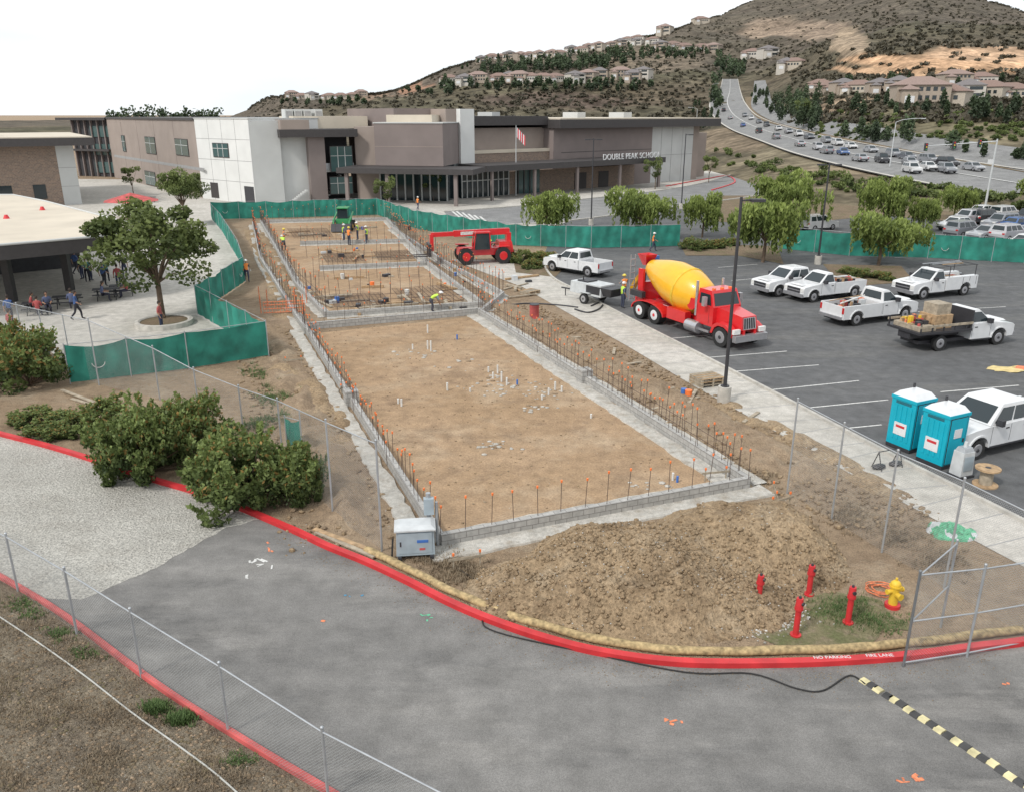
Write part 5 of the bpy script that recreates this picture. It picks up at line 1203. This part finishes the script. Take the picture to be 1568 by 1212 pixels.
for x,y,r in ((715,868,.3),(1195,778,.5),(1185,765,1.4),(450,560,.3),(1095,735,.2),(530,600,1.2)): stake(x,y,rz=r)
mb=MB()
for x,y in ((400,480),(410,470),(440,480),(465,478),(470,465),(452,468),(398,465)):
    p=G(x,y); mb.cyl((p.x,p.y,0),(p.x,p.y,1.2),.035,.035,M_opaint,6)
a=G(405,485);b_=G(468,482)
for z in (.25,.5,.75,.95): mb.cyl((a.x,a.y,z),(b_.x,b_.y,z),.03,.03,M_opaint,5)
for f in np.linspace(0,1,16): q=a.lerp(b_,f); mb.cyl((q.x,q.y,.2),(q.x,q.y,1.0),.015,.015,M_opaint,4)
mb.obj('orange_barrier')
p=G(1455,815); mb=MB(); vs=[]
for j in range(26):
    for i in range(34):
        x=-.85+i*.05;y=-.6+j*.048; e=max(0,1-(x/.85)**2-(y/.6)**2+.5*noise.noise(Vector((x*2,y*2,5)))); z=-.05+.42*e**.5*(.6+.7*noise.fractal(Vector((x*3,y*3,1)),1,2,4)); vs.append((p.x+x,p.y+y,z))
for j in range(25):
    for i in range(33):
        o=j*34+i; mb.add([vs[o],vs[o+1],vs[o+35],vs[o+34]],[(0,1,2,3)],M_net if noise.noise(Vector((i*.15,j*.15,3)))<.22 else M_lgrey)
mb.obj('green_netting_pile')
mb=MB(); p=G(1552,566); vs=[]
for j in range(10):
    for i in range(18):
        x=-1.2+i*.14;y=-.5+j*.11; vs.append((p.x+x+.15*math.sin(j*.9)+.08*math.sin(j*2.3),p.y+y+.14*math.sin(i*.7),.012+.09*abs(noise.fractal(Vector((x*1.4,y*1.4,2)),1,2,3))))
for j in range(9):
    for i in range(17):
        o=j*18+i; m=M_tarp if i<11 else M_opaint; mb.add([vs[o],vs[o+1],vs[o+19],vs[o+18]],[(0,1,2,3)],m)
mb.obj('tarpaulin')
p=G(252,497); mb=MB(); mb.rev([(0,1.75),(.02,1.75),(.3,1.72),(.32,1.5),(.25,1.4)],p,(0,0,1),M_curbc,28,False); mb.cyl(p,p+Vector((0,0,.22)),1.45,1.45,M_mulch,24); mb.obj('tree_planter_ring')
def table(x,y,s=1):
    p=G(x,y); mb=MB(); mb.box(-.9,.9,-.38,.38,.72,.76,M_dark)
    for q in (-.7,.7): mb.box(-.9,.9,q-.14,q+.14,.42,.46,M_dark)
    for q in (-.6,.6): mb.cyl((q,-.7,0),(q,0,.72),.03,.03,M_dark,6); mb.cyl((q,.7,0),(q,0,.72),.03,.03,M_dark,6); mb.cyl((q,-.7,.4),(q,.7,.4),.025,.025,M_dark,6)
    mb.obj('picnic_table',p,TH,0,s)
for x,y in ((165,458),(190,452),(60,480),(105,470),(230,310)): table(x,y)
# ------------------------------------------------------------ people
def person(pose,top,legs,hat=None,vest=None,skin=(.35,.2,.13),hair=(.03,.02,.015)):
    MS=simple('skin',skin,.6);MT=simple('shirt',top,.8);ML=simple('trousers',legs,.85);MHr=simple('hair',hair,.7);MV=simple('safety_vest',vest,.7) if vest else MT
    st={'pel':(0,0,.95),'wst':(0,0,1.12),'chs':(0,0,1.38),'nck':(0,0,1.52),'hd':(0.02,0,1.6),
        'shL':(0,.19,1.42),'elL':(-.03,.26,1.14),'haL':(.1,.27,.9),'shR':(0,-.19,1.42),'elR':(-.03,-.26,1.14),'haR':(.1,-.27,.9),
        'hpL':(0,.1,.9),'knL':(.02,.11,.5),'anL':(-.02,.12,.09),'toL':(.16,.13,.05),'hpR':(0,-.1,.9),'knR':(.02,-.11,.5),'anR':(-.02,-.12,.09),'toR':(.16,-.13,.05)}
    if pose=='walk': st.update(knL=(.2,.11,.53),anL=(.22,.11,.1),toL=(.4,.12,.06),knR=(-.08,-.11,.5),anR=(-.38,-.11,.16),toR=(-.22,-.11,.05),elL=(-.14,.25,1.16),haL=(-.1,.25,.92),elR=(.1,-.25,1.16),haR=(.3,-.25,1.05))
    if pose=='work': st.update(elL=(.12,.26,1.18),haL=(.38,.16,1.15),elR=(.1,-.26,1.18),haR=(.38,-.12,1.1))
    if pose=='bend': st.update(pel=(-.1,0,.85),wst=(.05,0,1.02),chs=(.32,0,1.12),nck=(.45,0,1.17),hd=(.52,0,1.2),shL=(.33,.19,1.12),shR=(.33,-.19,1.12),elL=(.42,.2,.83),haL=(.5,.12,.58),elR=(.42,-.2,.83),haR=(.52,-.1,.55),hpL=(-.1,.1,.82),hpR=(-.1,-.1,.82),knL=(.06,.13,.47),knR=(.04,-.13,.47))
    if pose=='sit': st.update(pel=(0,0,.55),wst=(0,0,.72),chs=(.05,0,.98),nck=(.08,0,1.12),hd=(.1,0,1.2),shL=(.05,.19,1.02),shR=(.05,-.19,1.02),elL=(.08,.25,.76),haL=(.32,.18,.72),elR=(.08,-.25,.76),haR=(.32,-.16,.72),hpL=(.02,.1,.52),hpR=(.02,-.1,.52),knL=(.44,.12,.5),knR=(.44,-.12,.5),anL=(.42,.12,.09),toL=(.58,.13,.05),anR=(.42,-.12,.09),toR=(.58,-.13,.05))
    nm=list(st); rad={'pel':(.16,.13),'wst':(.15,.115),'chs':(.17,.13),'nck':(.055,.055),'hd':(.06,.06),'sh':(.075,.075),'el':(.05,.05),'ha':(.032,.032),'hp':(.095,.095),'kn':(.07,.07),'an':(.05,.05),'to':(.04,.03)}
    ed=[('pel','wst'),('wst','chs'),('chs','nck'),('nck','hd'),('chs','shL'),('shL','elL'),('elL','haL'),('chs','shR'),('shR','elR'),('elR','haR'),('pel','hpL'),('hpL','knL'),('knL','anL'),('anL','toL'),('pel','hpR'),('hpR','knR'),('knR','anR'),('anR','toR')]
    me=bpy.data.meshes.new('p'); me.from_pydata([st[k] for k in nm],[(nm.index(a),nm.index(b)) for a,b in ed],[])
    o=bpy.data.objects.new('p',me); scene.collection.objects.link(o); o.modifiers.new('s','SKIN'); 
    sv=me.skin_vertices[0].data
    for i,k in enumerate(nm): sv[i].radius=rad.get(k) or rad[k[:2]]; sv[i].use_root=(k=='pel')
    sb=o.modifiers.new('u','SUBSURF'); sb.levels=1
    dg=bpy.context.evaluated_depsgraph_get(); ev=o.evaluated_get(dg); m2=ev.to_mesh()
    mb=MB(); vs=[v.co.copy() for v in m2.vertices]
    segs=[(Vector(st[a]),Vector(st[b]),a,b) for a,b in ed]
    groups={}
    for p in m2.polygons:
        c=p.center; best=None
        for A,B_,a,b in segs:
            t=max(0,min(1,(c-A).dot(B_-A)/(B_-A).length_squared)); dd=(c-(A+(B_-A)*t)).length
            if best is None or dd<best[0]: best=(dd,a,b,t)
        _,a,b,t=best
        if b[:2] in('hp','kn','an') or (a,b)==('pel','wst') and t<.3: m=ML
        elif b[:2]=='to': m=M_dark
        elif b=='hd' : m=MS
        elif b[:2]=='ha': m=MS
        elif b[:2]=='el': m=MT
        else: m=MV
        groups.setdefault(m.name,(m,[]))[1].append(tuple(p.vertices))
    for m,fl in groups.values(): mb.add(vs,fl,m,True)
    ev.to_mesh_clear(); bpy.data.objects.remove(o)
    hd=Vector(st['hd']); up=(hd-Vector(st['nck'])).normalized(); hc=hd+up*.11
    mb.sph(hc,.105,MS,12,8,(.95,.78,1.15)); mb.sph(hc+Vector((.1,0,-.01)),.018,MS,6,4); 
    for s in (-1,1): mb.sph(hc+Vector((.088,s*.035,.015)),.012,M_dark,6,4); mb.sph(hc+Vector((0,s*.085,0)),.025,MS,6,4,(1,.4,1.2))
    mb.box(hc.x+.09,hc.x+.098,hc.y-.025,hc.y+.025,hc.z-.06,hc.z-.052,M_tarlight)
    if hat: MHt=simple('hard_hat',hat,.4); mb.sph(hc+Vector((-.005,0,.05)),.135,MHt,12,6,(1.05,.9,.8)); mb.cyl(hc+Vector((.02,0,.04)),hc+Vector((.02,0,.055)),.16,.15,MHt,14)
    else: mb.sph(hc+Vector((-.02,0,.03)),.115,MHr,12,8,(.95,.85,1.1))
    for s in 'LR':
        w=Vector(st['ha'+s]); d=(w-Vector(st['el'+s])).normalized(); sd=d.cross(Vector((1,0,.1))).normalized()
        mb.cyl(w,w+d*.09,.03,.036,MS,8)
        for k,l in enumerate((.07,.08,.075,.06)):
            q=w+d*.08+sd*(k-1.5)*.019; mid=q+d*l*.55; mb.cyl(q,mid,.009,.008,MS,5); mb.cyl(mid,mid+(d+Vector((.4,0,0))).normalized()*l*.45,.008,.007,MS,5)
        mb.cyl(w+d*.03+sd*.025,w+d*.07+sd*.06+Vector((.02,0,0)),.011,.009,MS,5)
    return mb.mesh('person')
yv=(.50,.72,.08);ov=(.8,.25,.05)
PW=[person('stand',(.1,.12,.2),(.05,.06,.1),(.7,.7,.7),yv),person('work',(.3,.3,.3),(.04,.05,.08),(.7,.55,.08),ov),person('bend',(.25,.3,.35),(.06,.06,.08),(.7,.7,.7),yv),person('walk',(.1,.1,.1),(.05,.05,.09),(.7,.7,.68),ov)]
PC=[person('stand',(.35,.08,.08),(.03,.04,.08)),person('walk',(.05,.10,.25),(.03,.03,.04)),person('stand',(.03,.03,.04),(.04,.05,.1)),person('work',(.08,.25,.28),(.02,.02,.03)),person('sit',(.08,.10,.18),(.03,.03,.05)),person('sit',(.35,.07,.07),(.05,.05,.08))]
def man(ml,i,x,y,rz,nm,z=0):
    p=G(x,y); inst(nm,ml[i],(p.x,p.y,z),rz,0,random.uniform(.97,1.05))
for i,x,y,rz in ((3,379,432,-1.2),(2,662,478,.3),(1,436,378,.2),(1,535,376,1),(0,562,374,2.8),(0,548,368,3),(2,752,385,3),(0,953,472,.4),(1,955,460,2),(3,640,322,1),(2,435,384,2),(0,527,372,.5),(3,1000,385,0)): man(PW,i,x,y,rz,'construction_worker')
for i,x,y,rz in ((0,183,442,2),(1,160,440,1),(2,192,425,-1),(3,165,432,2),(1,118,420,1),(2,127,428,3),(3,135,432,-1),(1,120,490,.2),(0,20,520,1),(2,140,430,1),(1,18,495,2),(0,248,505,0)): man(PC,i,x,y,rz,'person')
for i,x,y,rz in ((4,158,462,0.4),(5,60,486,1.9),(4,75,480,-1),(5,50,480,.4),(4,112,476,2),(5,196,456,3.3)): man(PC,i,x,y,rz,'person')
for txt,x,y in (('NO PARKING',1245,1015),('FIRE LANE',1325,1012)):
    ft=bpy.data.curves.new('curb_lettering','FONT'); ft.body=txt; ft.size=.15; ft.extrude=.002; ft.materials.append(M_white)
    o=bpy.data.objects.new('curb_lettering',ft); scene.collection.objects.link(o); p=G(x,y); o.location=(p.x,p.y-.02,.154); o.rotation_euler=(0,0,0.03)
# ------------------------------------------------------------ camera, light, world
cam=bpy.data.cameras.new('camera'); co=bpy.data.objects.new('camera',cam); scene.collection.objects.link(co)
co.location=CAM; co.rotation_euler=(math.pi/2-PIT,0,0); cam.sensor_width=36; cam.lens=36*FPX/1568; cam.clip_end=20000; cam.clip_start=.1; scene.camera=co
el=math.radians(46); az=math.radians(226)
sun=bpy.data.lights.new('sun','SUN'); sun.energy=2.4; sun.angle=math.radians(8); sun.color=(1,.96,.90)
so=bpy.data.objects.new('sun',sun); scene.collection.objects.link(so)
dv=Vector((math.sin(az)*math.cos(el),math.cos(az)*math.cos(el),math.sin(el))); so.rotation_euler=dv.to_track_quat('Z','Y').to_euler()
w=bpy.data.worlds.new('World'); scene.world=w; w.use_nodes=True; nt=w.node_tree; N=nt.nodes;L=nt.links
bg=N['Background']; sk=N.new('ShaderNodeTexSky'); sk.sky_type='NISHITA'; sk.sun_disc=False; sk.sun_elevation=el; sk.sun_rotation=az; sk.dust_density=2; sk.air_density=1
tc=N.new('ShaderNodeTexCoord'); mp=N.new('ShaderNodeMapping'); mp.inputs['Scale'].default_value=(1,1,5); L.new(tc.outputs['Generated'],mp.inputs[0])
n=N.new('ShaderNodeTexNoise'); n.inputs['Scale'].default_value=2.2; n.inputs['Detail'].default_value=7; L.new(mp.outputs[0],n.inputs['Vector'])
r=N.new('ShaderNodeMapRange'); r.inputs[1].default_value=.38; r.inputs[2].default_value=.55; r.inputs[3].default_value=0; r.inputs[4].default_value=1.0; L.new(n.outputs['Fac'],r.inputs[0])
cl=N.new('ShaderNodeMix'); cl.data_type='RGBA'; L.new(r.outputs[0],cl.inputs[0]); cl.inputs[6].default_value=(10.3,11.1,11.7,1); cl.inputs[7].default_value=(11.6,11.7,11.8,1)
mx_=N.new('ShaderNodeMix'); mx_.data_type='RGBA'; mx_.inputs[0].default_value=.9; L.new(sk.outputs[0],mx_.inputs[6]); L.new(cl.outputs[2],mx_.inputs[7])
L.new(mx_.outputs[2],bg.inputs[0]); bg.inputs[1].default_value=.1
scene.view_settings.view_transform='Standard'; scene.view_settings.look='None'; scene.view_settings.exposure=0
